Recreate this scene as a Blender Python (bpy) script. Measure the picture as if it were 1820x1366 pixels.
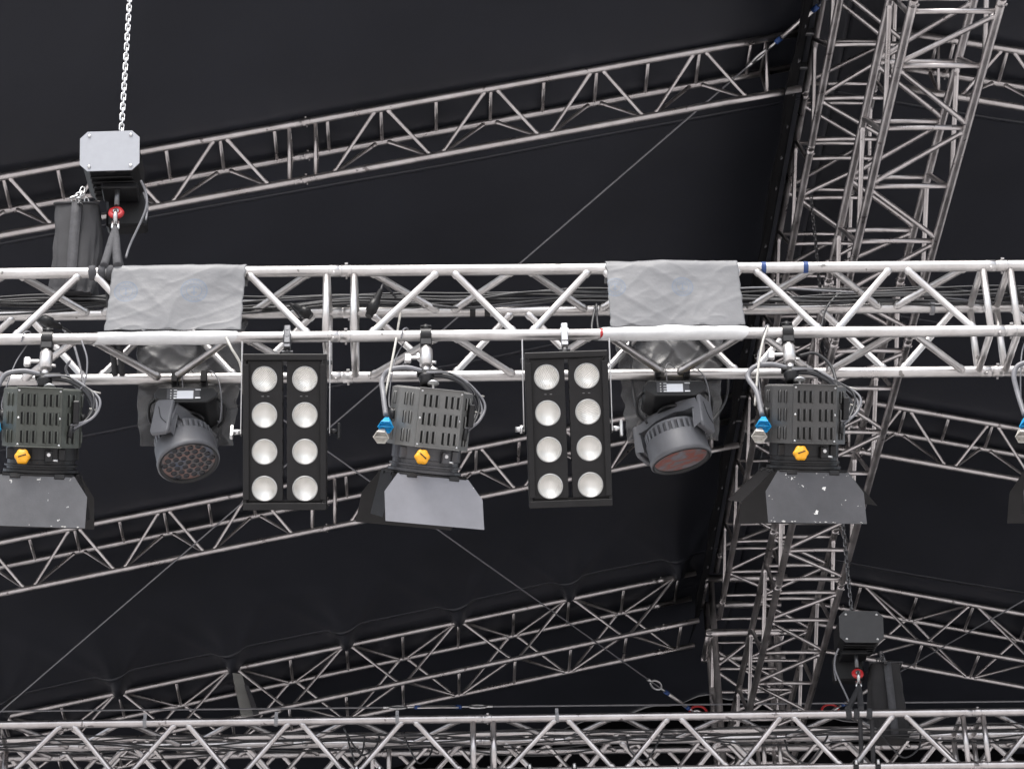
import bpy, math, random
from mathutils import Vector, Matrix, noise
random.seed(7)
scene = bpy.context.scene
for o in list(bpy.data.objects): bpy.data.objects.remove(o)
R = math.radians

# ------------------------------------------------------------------ camera
F_PX, PITCH, ROLL, YAW = 4836.8, 0.542, 0.0274, 0.0353
EYE = Vector((0, 0, 1.6))
cw = Vector((math.sin(YAW)*math.cos(PITCH), math.cos(YAW)*math.cos(PITCH), math.sin(PITCH)))
_r = Vector((math.cos(YAW), -math.sin(YAW), 0)); _u = _r.cross(cw)
cr = math.cos(ROLL)*_r - math.sin(ROLL)*_u
cu = math.sin(ROLL)*_r + math.cos(ROLL)*_u
cam = bpy.data.cameras.new('camera'); camo = bpy.data.objects.new('camera', cam)
scene.collection.objects.link(camo); scene.camera = camo
cam.sensor_fit = 'HORIZONTAL'; cam.sensor_width = 36; cam.lens = F_PX*36/1820
cam.clip_start = .1; cam.clip_end = 3000
camo.matrix_world = Matrix(((cr.x, cu.x, -cw.x, EYE.x), (cr.y, cu.y, -cw.y, EYE.y), (cr.z, cu.z, -cw.z, EYE.z), (0, 0, 0, 1)))

# ------------------------------------------------------------------ light
world = bpy.data.worlds.new('World'); scene.world = world; world.use_nodes = True
wn = world.node_tree; wn.nodes.clear()
sky = wn.nodes.new('ShaderNodeTexSky'); sky.sky_type = 'NISHITA'; sky.sun_disc = False
sky.sun_elevation = R(62); sky.sun_rotation = R(195); sky.air_density = 1.0; sky.dust_density = 4.0; sky.ozone_density = 1.0
hs = wn.nodes.new('ShaderNodeHueSaturation'); hs.inputs['Saturation'].default_value = .38
bg = wn.nodes.new('ShaderNodeBackground'); bg.inputs['Strength'].default_value = .15
wo = wn.nodes.new('ShaderNodeOutputWorld')
wn.links.new(sky.outputs[0], hs.inputs['Color']); wn.links.new(hs.outputs[0], bg.inputs[0]); wn.links.new(bg.outputs[0], wo.inputs[0])
sun = bpy.data.lights.new('sun', 'SUN'); sun.energy = 1.0; sun.angle = R(24); sun.color = (1, .965, .92)
suno = bpy.data.objects.new('sun', sun); scene.collection.objects.link(suno)
_az, _el = R(195), R(62)
sdir = Vector((math.sin(_az)*math.cos(_el), math.cos(_az)*math.cos(_el), math.sin(_el)))
suno.rotation_euler = sdir.to_track_quat('Z', 'Y').to_euler(); suno.location = (0, -10, 30)
scene.view_settings.view_transform = 'Standard'; scene.view_settings.look = 'None'
scene.view_settings.exposure = 1.25; scene.view_settings.gamma = 1

# ------------------------------------------------------------------ helpers
COL = scene.collection
def ray(x, y): return ((x-910)/F_PX)*cr - ((y-683)/F_PX)*cu + cw
def at(x, y, Y=None, Z=None, X=None):
    d = ray(x, y)
    t = Y/d.y if Y is not None else (Z-1.6)/d.z if Z is not None else X/d.x
    return EYE + d*t

class MB:
    def __init__(s): s.v = []; s.f = []; s.sm = []; s.fm = []; s.mi = 0
    def add(s, verts, faces, smooth=False, M=None):
        b = len(s.v)
        for p in verts: s.v.append(tuple(M @ Vector(p)) if M is not None else tuple(p))
        for f in faces: s.f.append(tuple(b+i for i in f)); s.sm.append(smooth); s.fm.append(s.mi)
        return b
    def box(s, c, size, M=None, bev=0.0):
        cx, cy, cz = c; x, y, z = size[0]/2, size[1]/2, size[2]/2
        if bev <= 0:
            vs = [(cx+i*x, cy+j*y, cz+k*z) for k in (-1, 1) for j in (-1, 1) for i in (-1, 1)]
            s.add(vs, [(0,2,3,1),(4,5,7,6),(0,1,5,4),(2,6,7,3),(0,4,6,2),(1,3,7,5)], False, M); return
        b = bev
        vs = []; idx = {}
        for i in (-1, 1):
            for j in (-1, 1):
                for k in (-1, 1):
                    for ax in range(3):
                        q = [i*x, j*y, k*z]
                        for a in range(3):
                            if a != ax: q[a] -= (i, j, k)[a]*b
                        idx[(i, j, k, ax)] = len(vs); vs.append((cx+q[0], cy+q[1], cz+q[2]))
        fs = []
        def g(i, j, k, a): return idx[(i, j, k, a)]
        for sgn in (-1, 1):
            o = 1 if sgn > 0 else -1
            for a in range(3):
                u_, v_ = (a+1) % 3, (a+2) % 3
                ring = []
                for (p, q) in ((-1,-1),(1,-1),(1,1),(-1,1)):
                    t = [0, 0, 0]; t[a] = sgn; t[u_] = p; t[v_] = q
                    ring.append(g(*t, a))
                fs.append(tuple(ring[::o]))
        for a in range(3):
            u_, v_ = (a+1) % 3, (a+2) % 3
            for p in (-1, 1):
                for q in (-1, 1):
                    t0 = [0,0,0]; t1 = [0,0,0]; t0[a] = -1; t1[a] = 1
                    for t in (t0, t1): t[u_] = p; t[v_] = q
                    quad = (g(*t0, u_), g(*t1, u_), g(*t1, v_), g(*t0, v_))
                    fs.append(quad if p*q > 0 else quad[::-1])
        for i in (-1, 1):
            for j in (-1, 1):
                for k in (-1, 1):
                    tri = (g(i,j,k,0), g(i,j,k,1), g(i,j,k,2))
                    fs.append(tri if i*j*k > 0 else tri[::-1])
        s.add(vs, fs, False, M)
    def tube(s, pts, r, n=10, M=None, cap=True, closed=False):
        P = [Vector(p) for p in pts]; m = len(P)
        rs = r if isinstance(r, (list, tuple)) else [r]*m
        T = []
        for i in range(m):
            if closed: d = P[(i+1) % m]-P[i-1]
            else: d = P[min(i+1, m-1)]-P[max(i-1, 0)]
            T.append(d.normalized() if d.length > 1e-9 else Vector((0, 0, 1)))
        a = Vector((0, 0, 1)) if abs(T[0].z) < .9 else Vector((1, 0, 0))
        N = (a - T[0]*a.dot(T[0])).normalized()
        vs = []
        for i in range(m):
            N = (N - T[i]*N.dot(T[i]))
            N = N.normalized() if N.length > 1e-6 else T[i].orthogonal().normalized()
            B = T[i].cross(N)
            for k in range(n):
                t = 2*math.pi*k/n
                vs.append(P[i] + (N*math.cos(t)+B*math.sin(t))*rs[i])
        fs = []
        for i in range(m if closed else m-1):
            j = (i+1) % m
            for k in range(n):
                l = (k+1) % n
                fs.append((i*n+k, i*n+l, j*n+l, j*n+k))
        b = s.add(vs, fs, True, M)
        if cap and not closed:
            s.f.append(tuple(b+k for k in range(n))[::-1]); s.sm.append(False); s.fm.append(s.mi)
            s.f.append(tuple(b+(m-1)*n+k for k in range(n))); s.sm.append(False); s.fm.append(s.mi)
    def lathe(s, prof, n=28, M=None, smooth=True, a0=0.0, a1=2*math.pi):
        full = abs(a1-a0-2*math.pi) < 1e-6
        k = n if full else n+1
        vs = []
        for (r, z) in prof:
            for i in range(k):
                t = a0+(a1-a0)*i/n
                vs.append((r*math.cos(t), r*math.sin(t), z))
        fs = []
        for j in range(len(prof)-1):
            for i in range(n):
                l = (i+1) % k
                fs.append((j*k+i, j*k+l, (j+1)*k+l, (j+1)*k+i))
        s.add(vs, fs, smooth, M)
    def prism(s, poly, t, M=None):
        # poly in local XZ, thickness along local Y from 0 to t
        n = len(poly)
        vs = [(x, 0, z) for x, z in poly]+[(x, t, z) for x, z in poly]
        fs = [tuple(range(n)), tuple(range(2*n-1, n-1, -1))]
        for i in range(n):
            j = (i+1) % n; fs.append((i, n+i, n+j, j))
        s.add(vs, fs, False, M)
    def build(s, name, m, parent=None, M=None):
        me = bpy.data.meshes.new(name); me.from_pydata(s.v, [], s.f); me.update()
        me.polygons.foreach_set('use_smooth', s.sm); me.polygons.foreach_set('material_index', s.fm)
        o = bpy.data.objects.new(name, me); COL.objects.link(o)
        if m is not None:
            for mm in (m if isinstance(m, list) else [m]): me.materials.append(mm)
        if parent is not None: o.parent = parent
        if M is not None: o.matrix_local = M
        return o

def thing(name, label, cat, loc=(0, 0, 0), group=None, M=None):
    o = bpy.data.objects.new(name, None); COL.objects.link(o); o.empty_display_size = .1
    o.location = loc
    if M is not None: o.matrix_world = M
    o['label'] = label; o['category'] = cat
    if group: o['group'] = group
    return o
def tag(o, label, cat, group=None):
    o['label'] = label; o['category'] = cat
    if group: o['group'] = group
    return o
def frame(loc, x, y, z):
    return Matrix(((x.x, y.x, z.x, loc[0]), (x.y, y.y, z.y, loc[1]), (x.z, y.z, z.z, loc[2]), (0, 0, 0, 1)))

def mat(name, col, rough=.5, metal=0.0, var=.15, vscale=8, bump=0.0, bscale=60, rvar=.0, spec=.5, col2=None, stretch=None, chips=None, coat=0):
    m = bpy.data.materials.new(name); m.use_nodes = True; nt = m.node_tree
    b = nt.nodes['Principled BSDF']
    b.inputs['Roughness'].default_value = rough; b.inputs['Metallic'].default_value = metal
    b.inputs['Specular IOR Level'].default_value = spec
    b.inputs['Coat Weight'].default_value = coat
    tc = nt.nodes.new('ShaderNodeTexCoord'); src = tc.outputs['Object']
    if stretch:
        mp = nt.nodes.new('ShaderNodeMapping'); mp.inputs['Scale'].default_value = stretch
        nt.links.new(src, mp.inputs['Vector']); src = mp.outputs[0]
    n1 = nt.nodes.new('ShaderNodeTexNoise'); n1.inputs['Scale'].default_value = vscale; n1.inputs['Detail'].default_value = 6; n1.inputs['Roughness'].default_value = .65
    nt.links.new(src, n1.inputs['Vector'])
    rp = nt.nodes.new('ShaderNodeValToRGB')
    c = Vector(col[:3]); d = Vector(col2) if col2 else c*(1-var)
    e = c*(1+var*.5) if not col2 else c
    rp.color_ramp.elements[0].position = .32; rp.color_ramp.elements[1].position = .68
    rp.color_ramp.elements[0].color = (*d, 1); rp.color_ramp.elements[1].color = (*e, 1)
    nt.links.new(n1.outputs[0], rp.inputs[0])
    out = rp.outputs[0]
    if chips:
        n3 = nt.nodes.new('ShaderNodeTexNoise'); n3.inputs['Scale'].default_value = chips[1]; n3.inputs['Detail'].default_value = 5
        nt.links.new(tc.outputs['Object'], n3.inputs['Vector'])
        r3 = nt.nodes.new('ShaderNodeValToRGB'); r3.color_ramp.elements[0].position = chips[2]; r3.color_ramp.elements[1].position = chips[2]+.012
        nt.links.new(n3.outputs[0], r3.inputs[0])
        mx = nt.nodes.new('ShaderNodeMix'); mx.data_type = 'RGBA'
        nt.links.new(r3.outputs[0], mx.inputs['Factor']); nt.links.new(out, mx.inputs['A']); mx.inputs['B'].default_value = (*chips[0], 1)
        out = mx.outputs['Result']
    nt.links.new(out, b.inputs['Base Color'])
    if rvar:
        n2 = nt.nodes.new('ShaderNodeMapRange'); n2.inputs['To Min'].default_value = rough-rvar; n2.inputs['To Max'].default_value = rough+rvar
        n2.inputs['From Min'].default_value = .3; n2.inputs['From Max'].default_value = .7
        nt.links.new(n1.outputs[0], n2.inputs['Value']); nt.links.new(n2.outputs[0], b.inputs['Roughness'])
    if bump:
        n4 = nt.nodes.new('ShaderNodeTexNoise'); n4.inputs['Scale'].default_value = bscale; n4.inputs['Detail'].default_value = 4
        nt.links.new(src, n4.inputs['Vector'])
        bp = nt.nodes.new('ShaderNodeBump'); bp.inputs['Strength'].default_value = bump; bp.inputs['Distance'].default_value = .01
        nt.links.new(n4.outputs[0], bp.inputs['Height']); nt.links.new(bp.outputs[0], b.inputs['Normal'])
    return m

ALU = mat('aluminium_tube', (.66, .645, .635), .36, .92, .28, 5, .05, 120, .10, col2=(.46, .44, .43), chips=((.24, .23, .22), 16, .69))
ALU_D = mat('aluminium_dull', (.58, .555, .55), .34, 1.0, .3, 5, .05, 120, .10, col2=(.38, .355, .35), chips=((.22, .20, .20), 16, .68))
STEEL = mat('zinc_steel', (.62, .62, .62), .32, 1, .3, 30)
STEEL_D = mat('dark_steel', (.16, .16, .165), .4, .9, .3, 30)
BLK = mat('black_powder_coat', (.009, .0085, .009), .5, 0, .3, 12, .08, 250, spec=.3)
BLK_M = mat('black_plastic', (.011, .011, .012), .42, 0, .3, 14, spec=.35)
RUB = mat('black_rubber_cable', (.02, .02, .022), .42, 0, .3, 20)
GREYCAB = mat('grey_cable', (.16, .16, .172), .45, 0, .15, 20)
FAB = mat('black_roof_fabric', (.0165, .0178, .0232), .42, 0, .22, .7, .05, 4)
FABS = mat('welded_seam_fabric', (.0172, .0185, .0240), .41, 0, .22, 1.5)
FLAP = mat('black_flap_fabric', (.004, .004, .005), .8, 0, .2, 3, spec=.12)
CLOTH = mat('black_bag_cloth', (.034, .034, .037), .85, 0, .3, 6, .3, 300)
SLING = mat('black_sling_webbing', (.055, .055, .06), .8, 0, .3, 30, .3, 400)
GROUND = mat('concrete_ground', (.45, .435, .43), .85, 0, .3, .4)
PLATE = mat('brushed_plate', (.30, .31, .335), .45, .1, .05, 30)
HOISTB = mat('black_hoist_paint', (.007, .007, .008), .45, 0, .5, 9, spec=.25, chips=((.05, .05, .05), 14, .68))
RED = mat('red_enamel', (.42, .018, .02), .35, 0, .2, 20)
BLUE = mat('blue_plastic', (.015, .30, .62), .38, 0, .2, 25)
WHITEP = mat('white_plastic', (.46, .445, .41), .45, 0, .2, 25)
YEL = mat('yellow_plastic', (.80, .37, .012), .36, 0, .2, 25)
BTAPE = mat('blue_tape', (.018, .055, .19), .6, 0, .3, 40)
GREYH = mat('grey_head_plastic', (.105, .107, .116), .42, 0, .12, 9, .06, 300)
DISP = mat('display_glass', (.70, .72, .76), .25, 0, .03, 9)
DARKG = mat('dark_grey_panel', (.05, .05, .055), .35, 0, .2, 20)
BRASS = mat('tan_clamp_wing', (.50, .38, .20), .5, 0, .3, 40)
GTAPE = mat('grey_velcro', (.22, .22, .23), .8, 0, .2, 60)

# ------------------------------------------------------------------ trusses
def lace(mb_parts, chords, pos, faces, segs, rungs, r, parent, m, off=.028, name='brace'):
    """chords: offset vectors; pos(s): point on axis; faces: pairs of chord ids; segs: runs of nodes [(s, parity)]; rungs: {face: [s]}"""
    for (a, b) in faces:
        for run in segs:
            for (s0, p0), (s1, p1) in zip(run[:-1], run[1:]):
                c0 = chords[a] if p0 == 0 else chords[b]
                c1 = chords[a] if p1 == 0 else chords[b]
                mb = MB(); pa, pb = pos(s0+off)+c0, pos(s1-off)+c1; dd = (pb-pa).normalized()
                mb.tube([pa, pa+dd*.034, pa+dd*.040, pa+dd*.047, pb-dd*.047, pb-dd*.040, pb-dd*.034, pb], [r, r*1.22, r*1.22, r, r, r*1.22, r*1.22, r], 12)
                mb.build(name, m, parent)
    for (a, b), ss in rungs.items():
        for s in ss:
            mb = MB(); mb.tube([pos(s)+chords[a], pos(s)+chords[b]], r, 10); mb.build('rung', m, parent)

def coupler(pos, chords, s, parent, R0, m=None, axis=Vector((1, 0, 0))):
    for c in chords:
        mb = MB()
        p = pos(s)+c
        d = (pos(s+1)-pos(s)).normalized()
        mb.tube([p-d*.052, p-d*.048, p-d*.004, p-d*.0035, p+d*.0035, p+d*.004, p+d*.048, p+d*.052], [R0*1.0, R0*1.055, R0*1.055, R0*.985, R0*.985, R0*1.055, R0*1.055, R0*1.0], 16)
        side = d.orthogonal().normalized(); side2 = d.cross(side)
        for k, e in ((-.028, side), (.028, side2)):
            mb.tube([p+d*k-e*(R0+.012), p+d*k+e*(R0+.012)], .005, 6)
            mb.tube([p+d*k+e*(R0+.004), p+d*k+e*(R0+.012)], .009, 6)
        mb.build('coupler', m or ALU, parent)

def chord_parts(chords, pos, s0, s1, r, parent, m, n=18):
    out = []
    for c in chords:
        mb = MB(); k = max(2, int((s1-s0)/.5))
        mb.tube([pos(s0+(s1-s0)*i/k)+c for i in range(k+1)], r, n)
        out.append(mb.build('chord', m, parent))
    return out

YF, ZF, S = 10.306, 6.8175+1.6, .35
XJ = [-.400-2.99, -.400, 2.588, 2.588+2.99]
def straight_truss(label, Y, Z, xj, s, r_ch, r_br, m, xa, xb):
    t = thing('box_truss', label, 'truss', ((xa+xb)/2, Y, Z))
    base = Vector((0, Y, Z)) - Vector(t.location)
    pos = lambda x: base + Vector((x, 0, 0))
    ch = [Vector((0, 0, 0)), Vector((0, 0, -s)), Vector((0, s, -s)), Vector((0, s, 0))]
    chord_parts(ch, pos, xa, xb, r_ch, t, m)
    faces = [(0, 1), (1, 2), (2, 3), (3, 0)]
    segs = []; rg = []
    for j0, j1 in zip(xj[:-1], xj[1:]):
        L = j1-j0; k = L/2.99
        nodes = [j0+.10*k] + [j0+(.476+.3435*i)*k for i in range(7)] + [j1-.10*k]
        run = [(x, 1 if i % 2 == 0 else 0) for i, x in enumerate(nodes)]
        segs.append([q for q in run if xa-.01 <= q[0] <= xb+.01])
        rg += [x for x in (j0+.062, j1-.062) if xa < x < xb]
    lace(None, ch, pos, faces, segs, {f: rg for f in faces}, r_br, t, m)
    for j in xj:
        if xa < j < xb: coupler(pos, ch, j, t, r_ch, m)
    return t, pos, ch

front, fpos, fch = straight_truss('long bright aluminium box truss across the middle carrying the stage lamps', YF, ZF, XJ, S, .0255, .0165, ALU, -3.35, 4.35)
YR, ZR = 15.256, ZF
rj = 0.307
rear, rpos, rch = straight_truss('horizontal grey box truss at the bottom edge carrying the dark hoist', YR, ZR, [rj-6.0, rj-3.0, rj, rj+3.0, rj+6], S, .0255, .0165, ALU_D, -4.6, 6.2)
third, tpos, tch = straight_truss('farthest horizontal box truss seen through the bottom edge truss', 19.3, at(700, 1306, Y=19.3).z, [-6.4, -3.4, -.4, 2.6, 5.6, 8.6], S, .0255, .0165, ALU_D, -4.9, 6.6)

# spine trusses run away from the viewer along +Y
def spine(label, xl, zb, w, js, y0, y1, odd_right, m):
    t = thing('ridge_truss', label, 'truss', (xl+w/2, (y0+y1)/2, zb))
    o = Vector((xl, 0, zb)) - Vector(t.location)
    pos = lambda y: o+Vector((0, y, 0))
    # ring: bottom right(A), top right(E), top left(D), bottom left(B)
    Ac, Ec, Dc, Bc = Vector((w, 0, 0)), Vector((w, 0, w)), Vector((0, 0, w)), Vector((0, 0, 0))
    ch = [Ac, Ec, Dc, Bc]
    chord_parts(ch, pos, y0, y1, .0255, t, m)
    faces = [(0, 3), (3, 2), (2, 1), (1, 0)]
    segs = []; rg = []
    for j0, j1 in zip(js[:-1], js[1:]):
        nd = [j0+.11, j0+.58, j0+1.15, j0+1.72, j0+2.29, j0+2.86, j1-.11]
        run = [(y, (i+(0 if odd_right else 1)) % 2) for i, y in enumerate(nd) if y0 <= y <= y1]
        if len(run) > 1: segs.append(run)
        rg += [y for y in nd if y0 < y < y1]
    lace(None, ch, pos, faces, segs, {(0, 3): rg, (2, 1): rg}, .0155, t, m)
    for j in js:
        if y0 < j < y1: coupler(pos, ch, j, t, .0255, m)
    return t, pos, ch
XA = 3.051; ZA = 9.128+1.6
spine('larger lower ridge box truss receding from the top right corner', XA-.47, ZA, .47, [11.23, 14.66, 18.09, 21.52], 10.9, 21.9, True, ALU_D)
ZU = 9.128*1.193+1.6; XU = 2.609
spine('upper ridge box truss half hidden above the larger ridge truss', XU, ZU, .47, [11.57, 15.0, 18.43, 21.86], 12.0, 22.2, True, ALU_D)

# rafters
ZRIDGE = 11.37+1.6
KS = .217
def zl(x): return 10.692+1.6+KS*(x+.586)
XR = 2.845
def zroof(x): return zl(x) if x < XR else zl(2*XR-x)
def rafter3(label, Y, a, x0, x1, apex, joints, end_posts, side):
    t = thing('rafter_truss', label, 'truss', ((x0+x1)/2, Y, zroof((x0+x1)/2)))
    o = Vector((0, Y, 0)) - Vector(t.location)
    pos = lambda x: o+Vector((x, 0, zroof(x)))
    ch = [Vector((0, 0, 0)), Vector((0, a, 0)), Vector((0, a/2, -a*.88))]
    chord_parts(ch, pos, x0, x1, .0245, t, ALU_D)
    segs = []
    run = []
    for i, x in enumerate(apex):
        if i and apex[i]-apex[i-1] > .9:
            run.append((apex[i-1]+.35, 1)); segs.append(run); run = [(x-.35, 1)]
        run.append((x, 0))
        if i+1 < len(apex) and apex[i+1]-x < .9: run.append(((x+apex[i+1])/2, 1))
    run.append((apex[-1]+.35, 1)); segs.append([(apex[0]-.35, 1)]+run if not segs else run)
    if len(segs) > 1: segs[0] = [(apex[0]-.35, 1)]+segs[0]
    seg2 = [[q for q in r_ if min(x0, x1) < q[0] < max(x0, x1)] for r_ in segs]
    lace(None, ch, pos, [(0, 2), (1, 2)], seg2, {}, .0125, t, ALU_D, off=.03)
    rungs = [q[0] for r_ in seg2 for q in r_]+end_posts
    for s in sorted(rungs):
        mb = MB(); mb.tube([pos(s)+ch[0], pos(s)+ch[1]], .0125, 10); mb.build('rung', ALU_D, t)
    for s in end_posts:
        for b in (0, 1):
            mb = MB(); mb.tube([pos(s)+ch[b], pos(s)+ch[2]], .0125, 10); mb.build('brace', ALU_D, t)
    for j in joints: coupler(pos, ch, j, t, .0245, ALU_D)
    # pinned end towards the ridge
    xe = x1 if side < 0 else x0
    for c in ch[:2]:
        mb = MB(); p = pos(xe)+c
        mb.box((0, 0, 0), (.11, .03, .05), Matrix.Translation(p+Vector((-.05*side if False else (.05 if side < 0 else -.05), 0, .005))), .006)
        mb.build('end_fork', STEEL_D, t)
    return t
rafter3('nearest sloping rafter truss rising from the left behind the chain hoist', 14.334, .37, -5.6, 2.50,
        [-4.80, -4.12, -3.42, -2.725, -2.04, -1.346, -.303, .42, 1.125, 1.817], [-.816], [-.90, -.73, 2.27], -1)
rafter3('nearest sloping rafter truss falling to the right at the top right corner', 14.334, .37, 3.20, 8.2,
        [3.88, 4.58, 5.28, 5.98, 6.68, 7.38], [3.50], [3.42], 1)
rafter3('middle sloping rafter truss on the left passing behind the lamp row', 19.07, .40, -5.9, 2.52,
        [-4.92, -4.22, -3.52, -2.82, -2.12, -1.42, -.33, .37, 1.07, 1.77], [-.86], [-.95, -.77, 2.3], -1)
rafter3('middle sloping rafter truss on the right beside the third fresnel', 19.05, .41, 3.20, 8.2,
        [3.88, 4.58, 5.28, 5.98, 6.68, 7.38], [3.50], [3.42], 1)

def rafter4(label, Y, a, x0, x1, apex0, n, side):
    t = thing('rafter_truss', label, 'truss', ((x0+x1)/2, Y, zroof((x0+x1)/2)))
    o = Vector((0, Y, 0)) - Vector(t.location)
    pos = lambda x: o+Vector((x, 0, zroof(x)))
    ch = [Vector((0, 0, 0)), Vector((0, 0, -.48)), Vector((0, a, -.48)), Vector((0, a, 0))]
    chord_parts(ch, pos, x0, x1, .0245, t, ALU_D)
    nodes = [(apex0+.505*i, i % 2) for i in range(n) if x0 < apex0+.505*i < x1]
    lace(None, ch, pos, [(0, 1), (2, 1), (2, 3), (0, 3)], [nodes], {(0, 3): [q[0] for q in nodes], (1, 2): [q[0] for q in nodes]}, .0135, t, ALU_D)
    for j in (x1-.35 if side < 0 else x0+.35,): coupler(pos, ch, j, t, .0245, ALU_D)
    return t
rafter4('rearmost sloping box rafter on the left above the bottom truss', 22.2, .52, -5.9, 2.42, 1.25-1.01*6, 16, -1)
rafter4('rearmost sloping box rafter on the right behind the dark hoist', 22.2, .52, 3.45, 8.2, 3.93, 10, 1)

# rear mast under the ridge
t = thing('mast_truss', 'upright lattice mast under the far end of the ridge trusses', 'mast', (2.84, 22.5, 0))
mpos = lambda z: Vector((-.28, -.25, z))
mch = [Vector((0, 0, 0)), Vector((.56, 0, 0)), Vector((.56, .5, 0)), Vector((0, .5, 0))]
chord_parts(mch, mpos, 0, 12.9, .03, t, ALU_D)
nodes = [(7.0+.5*i, i % 2) for i in range(12)]
lace(None, mch, mpos, [(0, 1), (1, 2), (2, 3), (3, 0)], [nodes], {(0, 1): [q[0] for q in nodes], (2, 3): [q[0] for q in nodes]}, .016, t, ALU_D)
for zz in (12.35, 12.9):
    mb = MB()
    for yy in (-.27, .27): mb.tube([(-.36, yy, zz), (.42, yy, zz)], .034, 14)
    for xx in (-.33, .33): mb.tube([(xx, -.3, zz), (xx, .3, zz)], .03, 14)
    mb.build('sleeve_block', ALU_D, t)

# ------------------------------------------------------------------ roof, backdrop, ground
roof = thing('roof_canopy', 'black fabric canopy stretched over the sloping rafters and the ridge', 'canopy', (XR, 18, ZRIDGE))
def pucker(x, y):
    z = 0
    for k in range(9):
        px = 1.25-1.01*k if k < 7 else 1.25+1.01*(k-6)
        d = (y-22.1)
        if -2.6 < d < .4:
            wd = .05+.10*abs(d)
            z -= .075*math.exp(-((x-px-.12*d)/wd)**2)*math.exp(-abs(d)/.7)+.045*math.exp(-((x-px+.35*d)/(wd*.7))**2)*math.exp(-abs(d)/.5)+.045*math.exp(-((x-px-.6*d)/(wd*.7))**2)*math.exp(-abs(d)/.5)
    return z
RF, RB = 10.2, 25.6
for side in (-1, 1):
    nx, ny = 230, 230
    mb = MB(); vs = []; fs = []
    for j in range(ny+1):
        y = RF+(RB-RF)*j/ny
        for i in range(nx+1):
            x = XR+side*8.3*i/nx
            sag = 0
            for (ya, yb) in ((9.5, 14.5), (14.5, 19.25), (19.25, 22.5), (22.5, 25.5)):
                if ya <= y <= yb: sag = .05*math.sin(math.pi*(y-ya)/(yb-ya))
            n_ = min(1, i*8.3/nx/.8)*noise.noise(Vector((x*.35, y*.5, side*3)))*.045+min(1, i*8.3/nx/.8)*noise.noise(Vector((x*1.1+y*.4, y*1.3, side*5)))*.012
            vs.append((x, y, zroof(x)+.045+sag+n_+(pucker(x, y) if side < 0 else 0)))
    for j in range(ny):
        for i in range(nx):
            q = (j*(nx+1)+i, j*(nx+1)+i+1, (j+1)*(nx+1)+i+1, (j+1)*(nx+1)+i)
            fs.append(q)
    mb.add([Vector(v)-Vector(roof.location) for v in vs], fs, True)
    mb.mi = 1
    for k_ in (1, 3, 5, 8):
        j_ = int(ny*(.06+.088*k_)); vv = []
        for i in range(nx+1):
            a_, b_ = Vector(vs[j_*(nx+1)+i]), Vector(vs[(j_+1)*(nx+1)+i]); b_ = a_+(b_-a_)*.62
            for q_ in (a_, b_): vv.append(q_-Vector(roof.location)-Vector((0, 0, .003)))
        mb.add(vv, [(2*i, 2*i+2, 2*i+3, 2*i+1) for i in range(nx)], True)
    o = mb.build('roof_panel', [FAB, FABS], roof)
    sd = o.modifiers.new('thick', 'SOLIDIFY'); sd.thickness = .004; sd.offset = 1
# hanging black ridge flap beside the upper spine with elastic toggles
mb = MB(); ny = 90
vs = []; fs = []
for j in range(ny+1):
    y = 12.4+(23-12.4)*j/ny
    wv = .012*math.sin(y*5.1)+.012*noise.noise(Vector((y*2, 0, 0)))
    for k in range(5):
        f = k/4
        vs.append(Vector((2.555-.16*f+wv*f, y, zl(2.5)+.03-.42*f))-Vector(roof.location))
for j in range(ny):
    for k in range(4): fs.append((j*5+k, j*5+k+1, (j+1)*5+k+1, (j+1)*5+k))
mb.add(vs, fs, True); o = mb.build('ridge_flap', FLAP, roof)
sd = o.modifiers.new('thick', 'SOLIDIFY'); sd.thickness = .004
mb = MB()
for j in range(26):
    y = 13.0+.37*j
    M = Matrix.Translation(Vector((2.49, y, zl(2.5)-.12))-Vector(roof.location))
    mb.lathe([(0, -.018), (.014, -.012), (.018, 0), (.014, .012), (0, .018)], 10, M)
mb.build('bungee_balls', DARKG, roof)

back = MB(); vs = []; fs = []
NX, NZ = 220, 24
for k in range(NZ+1):
    for i in range(NX+1):
        x = XR-8.4+16.8*i/NX
        z = .05+(zroof(x)+.0)*k/NZ
        vs.append((x, 25.2+.05*math.sin(x*11+.6*math.sin(x*2.3)), z))
for k in range(NZ):
    for i in range(NX): fs.append((k*(NX+1)+i, k*(NX+1)+i+1, (k+1)*(NX+1)+i+1, (k+1)*(NX+1)+i))
back.add(vs, fs, True)
o = back.build('backdrop_curtain', FLAP); tag(o, 'black curtain closing the rear of the stage below the roof', 'curtain')
sd = o.modifiers.new('thick', 'SOLIDIFY'); sd.thickness = .006
mb = MB(); mb.add([(-400, -400, 0), (400, -400, 0), (400, 400, 0), (-400, 400, 0)], [(0, 1, 2, 3)])
g = mb.build('ground', GROUND); g['kind'] = 'structure'
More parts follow.
